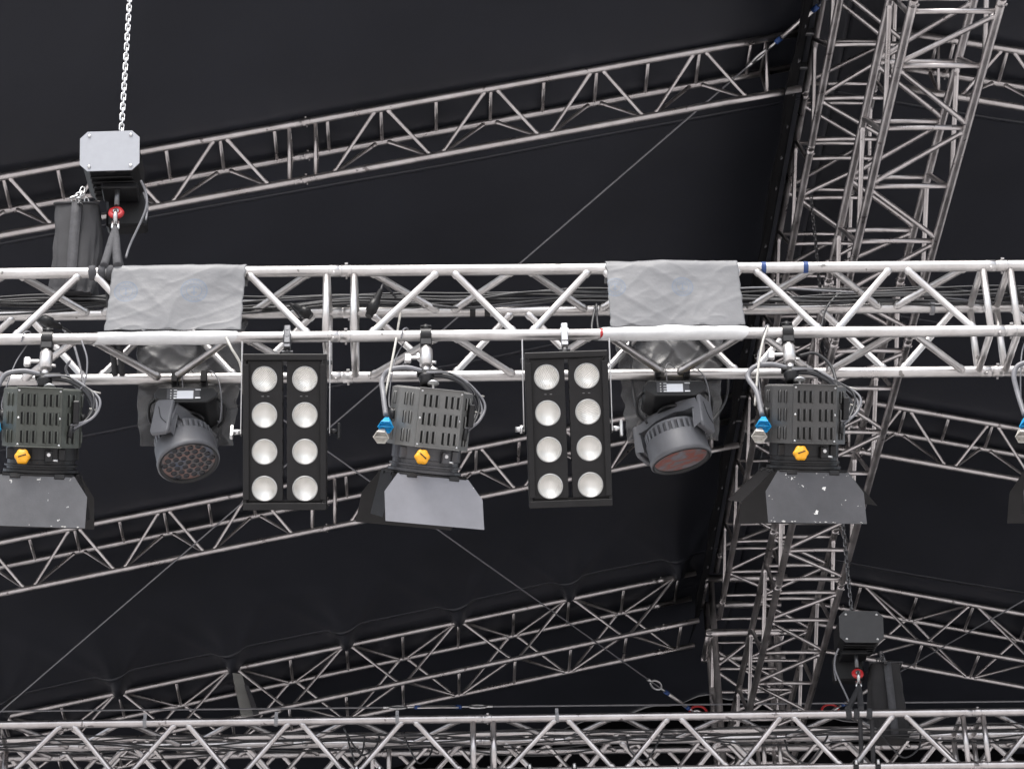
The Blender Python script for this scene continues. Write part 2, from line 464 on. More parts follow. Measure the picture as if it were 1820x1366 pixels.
#PART2
# ------------------------------------------------------------------ extra materials
def lamp_glass():
    m = mat('par_lamp_glass', (.86, .85, .80), .34, .8, .1, 20)
    nt = m.node_tree; b = nt.nodes['Principled BSDF']
    tc = nt.nodes.new('ShaderNodeTexCoord'); mp = nt.nodes.new('ShaderNodeMapping'); mp.inputs['Rotation'].default_value = (0, R(38), 0)
    oi = nt.nodes.new('ShaderNodeObjectInfo'); ad = nt.nodes.new('ShaderNodeVectorMath'); sc = nt.nodes.new('ShaderNodeVectorMath'); sc.operation = 'SCALE'; sc.inputs['Scale'].default_value = .9
    cb = nt.nodes.new('ShaderNodeCombineXYZ'); nt.links.new(oi.outputs['Random'], cb.inputs[0]); nt.links.new(oi.outputs['Random'], cb.inputs[2])
    nt.links.new(cb.outputs[0], sc.inputs[0]); nt.links.new(tc.outputs['Object'], ad.inputs[0]); nt.links.new(sc.outputs[0], ad.inputs[1])
    nt.links.new(ad.outputs[0], mp.inputs[0])
    w1 = nt.nodes.new('ShaderNodeTexWave'); w1.inputs['Scale'].default_value = 44; w1.inputs['Distortion'].default_value = 6; w1.inputs['Detail'].default_value = 5; w1.bands_direction = 'Z'
    w2 = nt.nodes.new('ShaderNodeTexNoise'); w2.inputs['Scale'].default_value = 70; w2.inputs['Detail'].default_value = 4
    nt.links.new(mp.outputs[0], w1.inputs[0]); nt.links.new(tc.outputs['Object'], w2.inputs[0])
    mul = nt.nodes.new('ShaderNodeMath'); mul.operation = 'MULTIPLY'; nt.links.new(w1.outputs['Fac'], mul.inputs[0]); nt.links.new(w2.outputs[0], mul.inputs[1])
    rp = nt.nodes.new('ShaderNodeValToRGB'); rp.color_ramp.elements[0].position = .0; rp.color_ramp.elements[1].position = .36
    rp.color_ramp.elements[0].color = (.50, .49, .46, 1); rp.color_ramp.elements[1].color = (.80, .79, .755, 1)
    nt.links.new(mul.outputs[0], rp.inputs[0]); nt.links.new(rp.outputs[0], b.inputs['Base Color'])
    bp = nt.nodes.new('ShaderNodeBump'); bp.inputs['Strength'].default_value = .26; bp.inputs['Distance'].default_value = .004
    nt.links.new(mul.outputs[0], bp.inputs['Height']); nt.links.new(bp.outputs[0], b.inputs['Normal'])
    return m
LAMP = lamp_glass()
RIM = mat('lamp_rim', (.45, .45, .44), .35, .6, .2, 30)

def lens_mat(name, cols):
    m = bpy.data.materials.new(name); m.use_nodes = True; nt = m.node_tree; b = nt.nodes['Principled BSDF']
    b.inputs['Roughness'].default_value = .18; b.inputs['Coat Weight'].default_value = .3
    tc = nt.nodes.new('ShaderNodeTexCoord'); n = nt.nodes.new('ShaderNodeTexNoise'); n.inputs['Scale'].default_value = 14; n.inputs['Detail'].default_value = 5
    nt.links.new(tc.outputs['Object'], n.inputs[0])
    rp = nt.nodes.new('ShaderNodeValToRGB'); el = rp.color_ramp.elements
    el[0].position = .34; el[0].color = (*cols[0], 1); el[1].position = .66; el[1].color = (*cols[-1], 1)
    for i, c in enumerate(cols[1:-1]):
        e = el.new(.34+.32*(i+1)/(len(cols)-1)); e.color = (*c, 1)
    nt.links.new(n.outputs[0], rp.inputs[0]); nt.links.new(rp.outputs[0], b.inputs['Base Color'])
    return m
LENS_A = lens_mat('tinted_lens_plate', [(.05, .06, .09), (.07, .065, .065), (.14, .075, .062), (.06, .055, .055)])
LENS_B = lens_mat('frosted_red_lens', [(.17, .17, .19), (.16, .125, .125), (.23, .085, .07), (.15, .135, .14)])
LENS_D = mat('dark_lens_cell', (.012, .012, .016), .12, 0, .2, 30)

def plastic(name, col, rough, alpha=1.0, emblem=None, metal=0.0):
    m = mat(name, col, rough, metal, .10, 10, .10, 55)
    nt = m.node_tree; b = nt.nodes['Principled BSDF']
    if alpha < 1: b.inputs['Alpha'].default_value = alpha
    if emblem:
        base = b.inputs['Base Color'].links[0].from_socket
        uvn = nt.nodes.new('ShaderNodeUVMap'); sep = nt.nodes.new('ShaderNodeSeparateXYZ'); nt.links.new(uvn.outputs[0], sep.inputs[0])
        def M(op, a, c=None, d=None):
            nd = nt.nodes.new('ShaderNodeMath'); nd.operation = op
            for i, q in enumerate((a, c, d)):
                if q is None: continue
                if isinstance(q, (int, float)): nd.inputs[i].default_value = q
                else: nt.links.new(q, nd.inputs[i])
            return nd.outputs[0]
        tot = None
        for (eu, ev, er) in emblem:
            du = M('SUBTRACT', sep.outputs[0], eu); dv = M('SUBTRACT', sep.outputs[1], ev)
            rr = M('SQRT', M('ADD', M('MULTIPLY', du, du), M('MULTIPLY', dv, dv)))
            ring1 = M('LESS_THAN', M('ABSOLUTE', M('SUBTRACT', rr, er*.92)), er*.07)
            ring2 = M('LESS_THAN', M('ABSOLUTE', M('SUBTRACT', rr, er*.56)), er*.05)
            stem = M('MULTIPLY', M('LESS_THAN', M('ABSOLUTE', du), er*.07), M('LESS_THAN', M('ABSOLUTE', dv), er*.40))
            arm = M('MULTIPLY', M('LESS_THAN', M('ABSOLUTE', M('SUBTRACT', dv, er*.18)), er*.06), M('LESS_THAN', M('ABSOLUTE', du), er*.22))
            hook = M('MULTIPLY', M('LESS_THAN', M('ABSOLUTE', M('SUBTRACT', rr, er*.36)), er*.06), M('LESS_THAN', dv, -er*.12))
            ang = M('ARCTAN2', dv, du)
            dash = M('MULTIPLY', M('LESS_THAN', M('ABSOLUTE', M('SUBTRACT', rr, er*.74)), er*.07), M('GREATER_THAN', M('SINE', M('MULTIPLY', ang, 22.0)), 0.1))
            s_ = M('MAXIMUM', M('MAXIMUM', M('MAXIMUM', ring1, ring2), M('MAXIMUM', stem, arm)), M('MAXIMUM', hook, dash))
            tot = s_ if tot is None else M('MAXIMUM', tot, s_)
        mx = nt.nodes.new('ShaderNodeMix'); mx.data_type = 'RGBA'
        nt.links.new(M('MULTIPLY', tot, .42), mx.inputs['Factor']); nt.links.new(base, mx.inputs['A']); mx.inputs['B'].default_value = (.075, .125, .20, 1)
        nt.links.new(mx.outputs['Result'], b.inputs['Base Color'])
    return m

# ------------------------------------------------------------------ clamps and lamps on the front truss
CB = ZF-S                       # lower chord height
def fx(px, py=598): return at(px, py, Y=YF).x
Rz = lambda a: Matrix.Rotation(a, 4, 'Z'); Rx = lambda a: Matrix.Rotation(a, 4, 'X'); Ry = lambda a: Matrix.Rotation(a, 4, 'Y'); T3 = lambda *p: Matrix.Translation(Vector(p))
XAX = Ry(R(90))
TILT = R(31)

def c_clamp(mb, w=.04, r=.034, M=None):
    prof = [(.0265, -w/2), (r, -w/2), (r, w/2), (.0265, w/2)]
    mb.lathe(prof+[prof[0]], 22, (M or Matrix())@XAX, False)

def blinder(label, px, pivot_py, roll, yaw, knob_mat, group):
    X = fx(px); t = thing('blinder_light', label, 'stage light', (X, YF, CB), group)
    piv = T3(0, 0, -.488)
    B = piv @ Rz(yaw) @ Rx(TILT) @ Ry(roll)
    w, h, d = .362, .678, .15
    mb = MB()
    mb.box((0, 0, h/2-.008), (w, d, .016), B, .002); mb.box((0, 0, -h/2+.008), (w, d, .016), B, .002)
    for s in (-1, 1): mb.box((s*(w/2-.008), 0, 0), (.016, d, h-.034), B, .002)
    for z in (h/2-.024, -h/2+.036): mb.box((0, -.045, z), (w-.036, .012, .018 if z > 0 else .012), B)
    mb.box((0, -.079, -h/2+.016), (w-.002, .006, .030), B, .002)
    mb.box((0, -.078, h/2-.014), (w-.0, .006, .026), B, .002)
    for s in (-1, 1): mb.box((s*(w/2-.014), -.078, 0), (.026, .006, h-.09), B, .002)
    mb.build('frame', BLK, t)
    for s in (-1, 1):
        mb = MB(); mb.box((s*.0835, -.0012, .004), (.149, .047, h-.075), B, .003)
        holes = [(s*.088, z) for z in (.230, .073, -.086, -.246)]
        edges = [h/2-.0335]+[v for z in (.230, .073, -.086, -.246) for v in (z+.0525, z-.0525)]+[-h/2+.0415]
        for q in range(0, len(edges), 2):
            mb.box((s*.0835, -.0435, (edges[q]+edges[q+1])/2), (.149, .038, edges[q]-edges[q+1]), B)
        for cx_, cz_ in holes:
            N_ = 40; ring_ = []; out_ = []
            for k_ in range(N_):
                a_ = 2*math.pi*k_/N_; ca_, sa_ = math.cos(a_), math.sin(a_); m_ = max(abs(ca_)/(.0745 if True else 1), abs(sa_)/.0525)
                ring_.append((cx_+.0525*ca_, -.0625, cz_+.0525*sa_)); out_.append((s*.0835+ca_/m_, -.0625, cz_+sa_/m_))
            mb.add(ring_+out_, [(k_, (k_+1) % N_, N_+(k_+1) % N_, N_+k_) for k_ in range(N_)], False, B)
        pn = mb.build('lamp_panel', BLK, t)
        mb = MB()
        for zz in (.155, -.33+.005):
            for q in (-.012, .012): mb.box((s*.0835+q, -.0635, zz), (.010, .002, .004), B)
        for q in (-.05, -.035, .03, .045): mb.box((s*.0835+q, -.0635, .315), (.009, .002, .004), B)
        mb.build('screws', STEEL_D, pn)
        for z in (.230, .073, -.086, -.246):
            LM = B @ T3(s*.088, -.0625, z) @ Ry(random.uniform(-.5, .5))
            mb = MB(); prof = [(.0505*i/9, -.030*(1-(i/9)**2)+.002) for i in range(9, -1, -1)]; prof[-1] = (.0001, -.028)
            mb.lathe(prof, 30, Rx(R(90)))
            lp = mb.build('lamp', LAMP, t, LM)
            mb = MB(); mb.lathe([(.0495, -.004), (.0495, .003), (.0525, .0052), (.0560, .003), (.0565, -.004)], 32, Rx(R(90))); mb.build('rim', RIM, lp)
    # yoke hangs plumb
    mb = MB()
    for s in (-1, 1): mb.box((s*(w/2+.012), 0, .20), (.005, .035, .43), piv @ Rx(R(12)), .0015)
    mb.build('yoke', ALU, t)
    mb = MB(); mb.box((0, .09, .408), (w+.029, .035, .006), piv @ Rx(R(0)), .001); mb.box((0, .045, .411), (.05, .10, .006), piv)
    mb.build('yoke_bar', STEEL_D, t)
    for s in (-1, 1):
        mb = MB(); K = piv @ Ry(R(90))
        mb.tube([(s*(w/2+.006), 0, 0), (s*(w/2+.05), 0, 0)], .012, 12, piv)
        if s > 0 or knob_mat is not STEEL: mb.box((s*(w/2+.052), 0, 0), (.016, .028, .072), piv @ Rx(R(14 if s > 0 else -20)), .004)
        else: mb.tube([(s*(w/2+.012), 0, 0), (s*(w/2+.030), 0, 0)], .019, 12, piv)
        mb.build('tilt_knob', knob_mat if s > 0 else (STEEL if knob_mat is BLK_M else knob_mat), t)
    mb = MB(); c_clamp(mb, .034); mb.box((0, -.030, -.005), (.030, .012, .095), None, .004); mb.box((0, -.008, -.056), (.030, .045, .03), None, .003); mb.tube([(0, 0, -.03), (0, 0, -.09)], .008, 8)
    for z in (.022, -.012): mb.tube([(0, -.035, z), (0, -.038, z)], .0085, 10)
    mb.build('clamp', STEEL_D if knob_mat is BLK_M else STEEL, t)
    return t
GB = 'eight lamp blinders hanging from the front truss'
blinder('eight lamp blinder with black side knobs between the moving head and the grey fresnel', 511, 765, R(.2), R(.5), BLK_M, GB)
blinder('eight lamp blinder with pale T shaped side knobs beside the tilted moving head', 1003, 765, R(-.9), R(-1), STEEL, GB)

def curve(p, n=10):
    # Catmull-Rom through points
    P = [Vector(q) for q in p]; P = [P[0]*2-P[1]]+P+[P[-1]*2-P[-2]]
    out = []
    for i in range(1, len(P)-2):
        for k in range(n):
            t = k/n; a, b, c, d = P[i-1:i+3]
            out.append(.5*((2*b)+(c-a)*t+(2*a-5*b+4*c-d)*t*t+(3*b-a-3*c+d)*t**3))
    out.append(P[-2]); return out

def fresnel(label, px, pbody, roll, yaw, body_mat, leaf_mat, side_open, tilt_extra, group, chip=None, front_open=26, wear=0):
    X = fx(px); t = thing('fresnel_lamp', label, 'stage light', (X, YF, CB), group)
    bx, by = pbody
    pv = at(bx, by, Y=YF)-Vector((X, YF, CB))
    piv = T3(*pv)
    B = piv @ Rx(TILT+tilt_extra) @ Ry(roll) @ Rz(yaw)
    hb = .1265
    BS = B @ T3(0, 0, -hb) @ Matrix.Diagonal((1, 1, 1.2, 1)) @ T3(0, 0, hb)
    def oct_(g=0): 
        a, b = .098+g*.4, .165+g
        return [(-a, -b), (a, -b), (b, -a*.75), (b, a*.75), (a, b), (-a, b), (-b, a*.75), (-b, -a*.75)]
    def ring(poly, z): return [(x, y, z) for x, y in poly]
    mb = MB(); n = 8
    lv = [(oct_(-.02), hb+.004), (oct_(), hb-.004), (oct_(), -hb)]
    vs = [v for p_, z in lv for v in ring(p_, z)]
    fs = [(j*n+i, (j+1)*n+i, (j+1)*n+(i+1) % n, j*n+(i+1) % n) for j in range(2) for i in range(n)]
    fs = [f[::-1] for f in fs]+[tuple(range(n)), tuple(range(3*n-1, 2*n-1, -1))]
    mb.add(vs, fs, False, B)
    # raised front service panel with lipped edges
    mb.box((0, -.170, .002), (.194, .012, .258), B, .002)
    for z in (hb+.004, -hb+.002): mb.box((0, -.176, z), (.200, .020, .005), B, .001)
    sl = hoods = mb
    def slot(M, x, z, hh=.026):
        mb.mi = 1; sl.box((x, 0, z), (.0092, .0016, hh*2), M, .0007); mb.mi = 0
        pts = [(x+.0088, .002, z-hh*1.05), (x+.0082, -.0022, z-hh*.86), (x+.0082, -.0022, z+hh*.86), (x+.0088, .002, z+hh*1.05)]
        hoods.tube(pts, [.0025, .0042, .0042, .0025], 8, M)
    FP = B @ T3(0, -.1768, 0)
    for r_ in range(3):
        z = .077-.079*r_
        for x in (-.074, -.048, -.022, .022, .048, .074): slot(FP, x, z)
    for (p0, p1) in ((7, 0), (1, 2), (6, 7), (2, 3)):
        o = oct_(); a = Vector((*o[p0], 0)); b = Vector((*o[p1], 0)); mid = (a+b)/2; dx = (b-a).normalized(); nn = Vector((dx.y, -dx.x, 0))
        F = B @ Matrix(((dx.x, -nn.x, 0, mid.x+nn.x*.0012), (dx.y, -nn.y, 0, mid.y+nn.y*.0012), (0, 0, 1, 0), (0, 0, 0, 1)))
        for r_ in range(3):
            for x in (-.02, .012): slot(F, x, .077-.079*r_)
    mb.mi = 2; sc = mb
    for x in (-.088, .088):
        for z in (-.115, .118, 0): sc.lathe([(.0055, 0), (.0045, .003), (0, .0035)], 8, B @ T3(x, -.1765, z) @ Rx(R(90)))
    mb.build('housing', [body_mat, SLOT, STEEL], t)
    # lens tube
    mb = MB(); mb.lathe([(.10, -hb+.004), (.152, -hb+.002), (.152, -hb-.045), (.146, -hb-.047), (.146, -hb-.062), (.158, -hb-.064), (.158, -hb-.070), (.148, -hb-.072), (.148, -hb-.080), (.163, -hb-.082), (.163, -hb-.092), (.12, -hb-.094)], 36, BS, False)
    for a in (-55, 40, 110): mb.box((math.sin(R(a))*.152, -math.cos(R(a))*.152, -hb-.03), (.03, .03, .05), B, .003)
    mb.box((.047, -.160, -hb-.037), (.032, .03, .05), B, .003); 
    mb.build('lens_tube', BLK_M if body_mat is not F2BODY else DARKG, t)
    mb = MB(); mb.lathe([(0, -hb-.088), (.06, -hb-.083), (.12, -hb-.070)], 30, BS); mb.build('fresnel_lens', DISP, t)
    mb = MB(); mb.tube([(.047, -.176, -hb-.030), (.047, -.180, -hb-.030)], .008, 10, B); mb.tube([(.085, -.165, -hb-.055), (.062, -.166, -hb-.053)], .006, 6, B); mb.build('latch', STEEL, t)
    # yellow focus knob
    mb = MB(); KM = B @ T3(-.064, -.162, -hb-.050) @ Rx(R(90-18))
    prof = [(.010, -.01), (.012, .012), (.028, .016), (.032, .024), (.031, .040), (.024, .046), (0, .047)]
    b0 = len(mb.v); mb.lathe(prof, 36, None)
    for i in range(b0, len(mb.v)):
        x, y, z = mb.v[i]; a = math.atan2(y, x); k = 1+.07*math.cos(6*a) if z > .014 else 1
        mb.v[i] = tuple(KM @ Vector((x*k, y*k, z)))
    kn = mb.build('focus_knob', YEL, t)
    mb = MB(); mb.box((0, 0, .0475), (.036, .0045, .004), KM @ Rz(R(-40 if roll > R(4) else 20))); mb.build('knob_slot', BLK_M, kn)
    # barn doors
    mb = MB(); mb.lathe([(.150, -hb-.095), (.172, -hb-.096), (.172, -hb-.104), (.150, -hb-.105), (.150, -hb-.095)], 4, BS @ Rz(R(45)) @ Matrix.Diagonal((1.25, 1.25, 1, 1)), False)
    mb.lathe([(.146, -hb-.094), (.168, -hb-.095), (.168, -hb-.1), (.146, -hb-.1)], 32, BS, False)
    mb.build('barn_door_frame', BLK, t)
    hz = -hb-.120
    def leaf(ang, opn, wt, wb, ln, dist, nm, m, cham=.12, wear=0):
        specks = []
        M = B @ Rz(ang) @ T3(0, -dist, hz) @ Rx(-opn)
        poly = [(-wt, 0), (-wb, -cham), (-wb, -ln), (wb, -ln), (wb, -cham), (wt, 0)]
        mb = MB(); mb.prism(poly, .0022, M)
        o = mb.build(nm, m, t)
        h = MB()
        for x in (-wt*.6, wt*.6): h.box((x, -.002, -.004), (.045, .006, .022), M, .002)
        h.tube([(-wt*.95, 0, .001), (wt*.95, 0, .001)], .0045, 8, M)
        h.build('hinge', BLK, o)
        if wear:
            for k_ in range(wear):
                if random.random() < .6: x_, z_ = random.uniform(-wb, wb)*.97, -ln+abs(random.gauss(0, .003))+.003
                else: x_, z_ = random.uniform(-wt, wt), -random.uniform(.004, .03)
                w_ = random.uniform(.002, .007)*(2 if random.random() < .12 else 1); pol_ = [(x_+w_*math.cos(a_)*random.uniform(.5, 1.2), z_+w_*.55*math.sin(a_)*random.uniform(.4, 1.1)) for a_ in [i_*math.pi/3.5 for i_ in range(7)]]
                cp = MB(); cp.prism(pol_, .0006, M @ T3(0, -.0004, 0)); specks.append(cp)
            al = MB()
            for cp in specks:
                b_ = len(al.v); al.v += cp.v; al.f += [tuple(b_+i_ for i_ in f_) for f_ in cp.f]; al.sm += cp.sm; al.fm += cp.fm
            al.build('paint_chips', CHIPM, o)
        return o
    leaf(0, R(front_open), .158, .219, .240, .162, 'barn_door', leaf_mat, .095, wear)
    leaf(R(180), R(24), .158, .222, .272, .162, 'barn_door', BLK)
    leaf(R(90), R(side_open[1]), .115, .122, .20, .166, 'barn_door', BLK, .14)
    leaf(R(-90), R(side_open[0]), .115, .122, .20, .166, 'barn_door', BLK, .14)
    # hanging gear
    mb = MB(); c_clamp(mb, .05); mb.box((0, 0, -.042), (.052, .048, .036), None, .004); mb.tube([(0, 0, .03), (0, 0, .052)], .016, 10); mb.box((0, 0, .044), (.05, .03, .008), None, .002)
    mb.build('clamp', BLK_M, t)
    mb = MB(); mb.tube([(0, 0, -.062), (0, 0, -.07), (0, 0, -.075), (0, 0, -.155), (0, 0, -.16)], [.022, .022, .029, .029, .022], 18); mb.tube([(0, 0, -.15), (0, 0, -.21)], .017, 14)
    mb.box((-.052, 0, -.115), (.05, .016, .016), None, .004); mb.box((-.082, 0, -.118), (.030, .026, .046), None, .006); mb.tube([(.02, 0, -.14), (.045, 0, -.14)], .008, 8)
    mb.build('spigot', ALU, t)
    mb = MB(); mb.tube([(0, 0, -.205), (0, 0, -.212), (0, 0, -.225), (0, 0, -.232), (0, 0, -.255), (0, 0, -.26)], [.026, .034, .034, .028, .032, .02], 18); mb.box((.015, 0, -.196), (.115, .040, .022), None, .004)
    mb.build('pan_gear', BLK_M, t)
    mb = MB(); mb.lathe([(.0, .012), (.018, .010), (.027, 0), (.022, -.004), (.006, -.006), (.006, -.06)], 16, T3(.03, -.03, -.268)); mb.build('wing_nut', STEEL, t)
    pl = B @ Vector((-.186, 0, 0)); pr = B @ Vector((.186, 0, 0))
    mb = MB(); mb.tube(curve([(-.02, -.01, -.190), (-.09, -.02, -.178), (-.165, -.02, -.192), (-.195, -.015, -.24), tuple(pl+Vector((-.025, -.02, .10))), tuple(pl+Vector((-.012, -.04, -.03)))]), .0115, 12)
    mb.build('yoke_arm', GREYCAB, t)
    mb = MB(); mb.tube(curve([(.03, .0, -.205), (.10, 0, -.215), (.17, 0, -.26), tuple(pr+Vector((.025, 0, .07))), tuple(pr+Vector((.012, 0, 0)))]), .0115, 12)
    mb.build('yoke_arm', DARKG, t)
    for q, x_, r_ in ((pl, -.16, .03), (pr, .16, .022)):
        mb = MB(); mb.tube([q, B @ Vector((x_, 0, 0))], r_, 16); mb.build('tilt_pivot', BLK_M, t)
    # bell cups for the operating pole: open ends face the viewer and down
    for nm, off, m in (('tilt_cup', Vector((-.010, -.045, -.075)), BLUE), ('pan_cup', Vector((-.030, -.03, -.118)), WHITEP)):
        mb = MB(); M = T3(*(pl+off)) @ Rx(R(-28)) @ Ry(R(6))
        mb.lathe([(0, .034), (.016, .032), (.020, .022), (.030, -.012), (.036, -.026), (.034, -.030), (.024, -.010), (0, -.004)], 6, M, False)
        mb.tube([(-.03, 0, -.021), (.03, 0, -.021)], .0045, 6, M)
        mb.build(nm, m, t)
    # cables strapped to the right hand arm
    for k, (m_, o_) in enumerate(((GREYCAB, .0), (GREYCAB, .014), (RUB, -.012))):
        mb = MB(); q = Vector((.018+o_, -.018-.005*k, .012*k))
        mb.tube(curve([(.0, -.03, -.212+.004*k), (.10, -.02, -.208), (.185, -.02, -.262), tuple(pr+Vector((.03, -.02, .06))+q), tuple(pr+Vector((.022, -.03, -.02))+q*.6), tuple(B @ Vector((.125, -.13, -.03-.02*k)))]), .0058, 8)
        mb.build('power_cable', m_, t)
    for z in (.12, .03):
        mb = MB(); mb.tube([tuple(pr+Vector((.018, -.04, z))), tuple(pr+Vector((.062, -.03, z-.006)))], .004, 6); mb.build('cable_tie', WHITEP, t)
    mb = MB(); mb.box((.152, -.115, .03), (.028, .03, .10), B, .004); mb.tube([(.135, -.125, -.03), (.128, -.135, -.08)], .012, 10, B); mb.build('plug_box', BLK_M, t)
    # steel safety wire
    mb = MB(); mb.tube(curve([(-.11, -.03, -.03), (-.10, -.035, .012), (-.08, 0, .036), (-.09, .04, .01), (-.14, .02, -.12), tuple(pl+Vector((0, .03, .09))), tuple(pl+Vector((.02, .02, .01)))]), .0035, 6); mb.build('safety_wire', GREYCAB, t)
    return t
SLOT = mat('dark_slot', (.012, .012, .012), .8, 0, .2, 12, spec=.1)
F1BODY = mat('olive_black_housing', (.062, .068, .059), .38, .2, .25, 12, .08, 200)
F2BODY = mat('grey_worn_housing', (.150, .150, .145), .40, .3, .18, 12, .08, 200)
F3BODY = mat('charcoal_housing', (.066, .065, .064), .36, .2, .2, 12, .08, 200)
CHIPM = mat('chipped_paint_metal', (.42, .41, .39), .5, .2, .2, 40)
CH = (.42, .42, .41)
L1 = mat('worn_black_leaf', (.068, .068, .073), .42, .2, .25, 7, .06, 150, chips=(CH, 30, .70))
L2 = mat('silver_grey_leaf', (.158, .158, .172), .42, .2, .12, 9, .05, 150, chips=((.6, .6, .6), 36, .76))
L3 = mat('chipped_black_leaf', (.050, .049, .053), .40, .2, .25, 7, .06, 150, chips=((.55, .54, .52), 22, .67))
GF = 'fresnel lamps with barn doors hanging from the front truss'
fresnel('olive black fresnel with yellow knob and dark barn door under the chain hoist', 85, (76, 742), R(2.6), R(3), F1BODY, L1, (12, 14), 0, GF, wear=16)
fresnel('grey fresnel with pale silver front barn door between the two blinders', 757, (764, 743), R(6.5), R(14), F2BODY, L2, (8, 9), 0, GF, front_open=32)
fresnel('charcoal fresnel with chipped barn door in front of the ridge trusses', 1400, (1430, 736), R(1.8), R(7), F3BODY, L3, (46, 44), 0, GF, front_open=24, wear=22)
fresnel('fresnel mostly outside the right edge, only its barn door edge in view', 1868, (1897, 736), R(1), R(-4), F3BODY, L1, (4, 8), 0, GF)

# ------------------------------------------------------------------ moving heads
def moving_head(label, pbase, phead, n, a, honey, group):
    Yb = YF+S
    bc = at(pbase[0], pbase[1], Y=YF+S-.135)
    t = thing('moving_head', label, 'stage light', (bc.x, Yb, bc.z), group)
    O = Vector(t.location)
    # base
    mb = MB(); w, h = .286, .082
    poly = [(-w/2+.02, h/2), (-w/2, .01), (-w/2+.006, -.012), (-w/2+.05, -h/2), (w/2-.05, -h/2), (w/2-.006, -.012), (w/2, .01), (w/2-.02, h/2)]
    mb.prism(poly, .27, T3(0, -.135, 0)); 
    o = mb.build('base', BLK_M, t); bv = o.modifiers.new('b', 'BEVEL'); bv.width = .006; bv.segments = 2
    mb = MB(); mb.box((-.010, -.137, .003), (.148, .003, .056), None, .001); dp = mb.build('control_panel', DARKG, t)
    mb = MB(); mb.box((-.002, -.1395, -.003), (.074, .003, .042), None, .001); mb.build('display', DISP, dp)
    mb = MB()
    for z in (.020, .006, -.008, -.021):
        mb.box((-.046, -.1395, z), (.014, .003, .0055)); mb.lathe([(.0035, 0), (.003, .002), (0, .002)], 8, T3(-.066, -.1388, z) @ Rx(R(90)))
    mb.box((.055, -.1395, .022), (.024, .003, .006)); mb.box((.055, -.1395, -.020), (.024, .003, .006))
    mb.build('buttons', STEEL, dp)
    for s in (-1, 1):
        mb = MB(); mb.tube(curve([(s*.142, -.08, .01), (s*.168, -.07, -.02), (s*.168, -.03, -.07), (s*.14, 0, -.09)]), .007, 8); mb.build('handle', BLK_M, t)
    # clamps to the rear lower chord
    zc = CB-O.z
    for x in (-.064, .068):
        mb = MB(); c_clamp(mb, .03, .036, T3(x, 0, zc)); mb.box((x, -.036, zc-.01), (.028, .014, .06), None, .003); mb.box((x, 0, (zc+h/2)/2-.008), (.03, .05, zc-h/2-.016), None, .003)
        c = mb.build('clamp', BLK_M, t)
        mb = MB(); mb.box((x-.002, -.05, h/2+.010), (.05, .022, .013), None, .005); mb.build('wing_bolt', BRASS, c)
    n = Vector(n).normalized(); fc = at(phead[0], phead[1], Y=Yb)-O; hc = fc-n*.045; a = Vector(a); a.z = 0; a = (a-n*a.dot(n)).normalized(); 
    # yoke
    top = Vector((0, 0, -h/2-.012))
    up = (top-hc); up = (up-a*up.dot(a)); L = up.length; up.normalize(); th = a.cross(up)
    YM = frame(hc, a, th, up)
    mb = MB(); mb.tube([(0, 0, -h/2+.002), (0, 0, -h/2-.02)], .075, 24); mb.build('pan_bearing', BLK_M, t)
    mb = MB(); k = L
    outer = [(-.168, -.03), (-.172, .04), (-.158, .10), (-.085, k), (.085, k), (.158, .10), (.172, .04), (.168, -.03)]
    inner = [(.144, -.04), (.144, .055), (.100, k-.062), (.05, k-.045), (-.05, k-.045), (-.100, k-.062), (-.144, .055), (-.144, -.04)]
    pts = outer+inner
    nO = len(pts); dep = .052
    vs = [(x, -dep, z) for x, z in pts]+[(x, dep, z) for x, z in pts]
    fs = []
    quads = [(0, 15, 14, 1), (1, 14, 2), (14, 13, 3, 2), (13, 12, 3), (12, 11, 4, 3), (11, 10, 4), (10, 9, 5, 4), (9, 6, 5), (9, 8, 7, 6)]
    for q in quads: fs.append(q); fs.append(tuple(nO+i for i in q[::-1]))
    for i in range(nO): j = (i+1) % nO; fs.append((j, i, nO+i, nO+j))
    mb.add(vs, fs, False); yk = mb.build('yoke', GREYH, t, YM)
    bv = yk.modifiers.new('b', 'BEVEL'); bv.width = .007; bv.segments = 2; bv.limit_method = 'ANGLE'
    for s in (-1, 1):
        mb = MB(); pol = [(-.048, .115), (.040, .125), (.050, .11), (.052, -.035), (.04, -.052), (-.036, -.058), (-.05, -.045), (-.05, .1)]
        F = Matrix(((0, s*1.0, 0, s*.1865), (-s*1.0, 0, 0, 0), (0, 0, 1, 0), (0, 0, 0, 1)))
        F = Matrix(((0, s, 0, s*.165), (1, 0, 0, 0), (0, 0, 1, 0), (0, 0, 0, 1)))
        mb.prism(pol, .022, F); ar = mb.build('arm_cover', GREYH, t, YM)
        bv = ar.modifiers.new('b', 'BEVEL'); bv.width = .008; bv.segments = 2
        mb = MB(); mb.tube(curve([(s*.1885, -.036, -.005), (s*.1885, .0, .028), (s*.1885, .024, .085)], 6), .0016, 6); mb.build('groove', BLK_M, ar)
    # head
    hx = a; hz = -n; hy = hz.cross(hx)
    HM = frame(fc, hx, hy, hz) @ Matrix.Scale(1.06, 4)
    mb = MB(); mb.lathe([(.121, -.072), (.127, -.080), (.1335, -.076), (.134, -.06), (.131, -.05), (.130, .018), (.124, .026)], 48); 
    mb.lathe([(.112, .026), (.112, .062), (.118, .066), (.118, .074), (.108, .082), (.07, .098), (0, .102)], 40)
    for i in range(30):
        an = 2*math.pi*i/30
        mb.box((.119, 0, .044), (.013, .012, .042), Rz(an), .001)
    hd = mb.build('head', GREYH, t, HM)
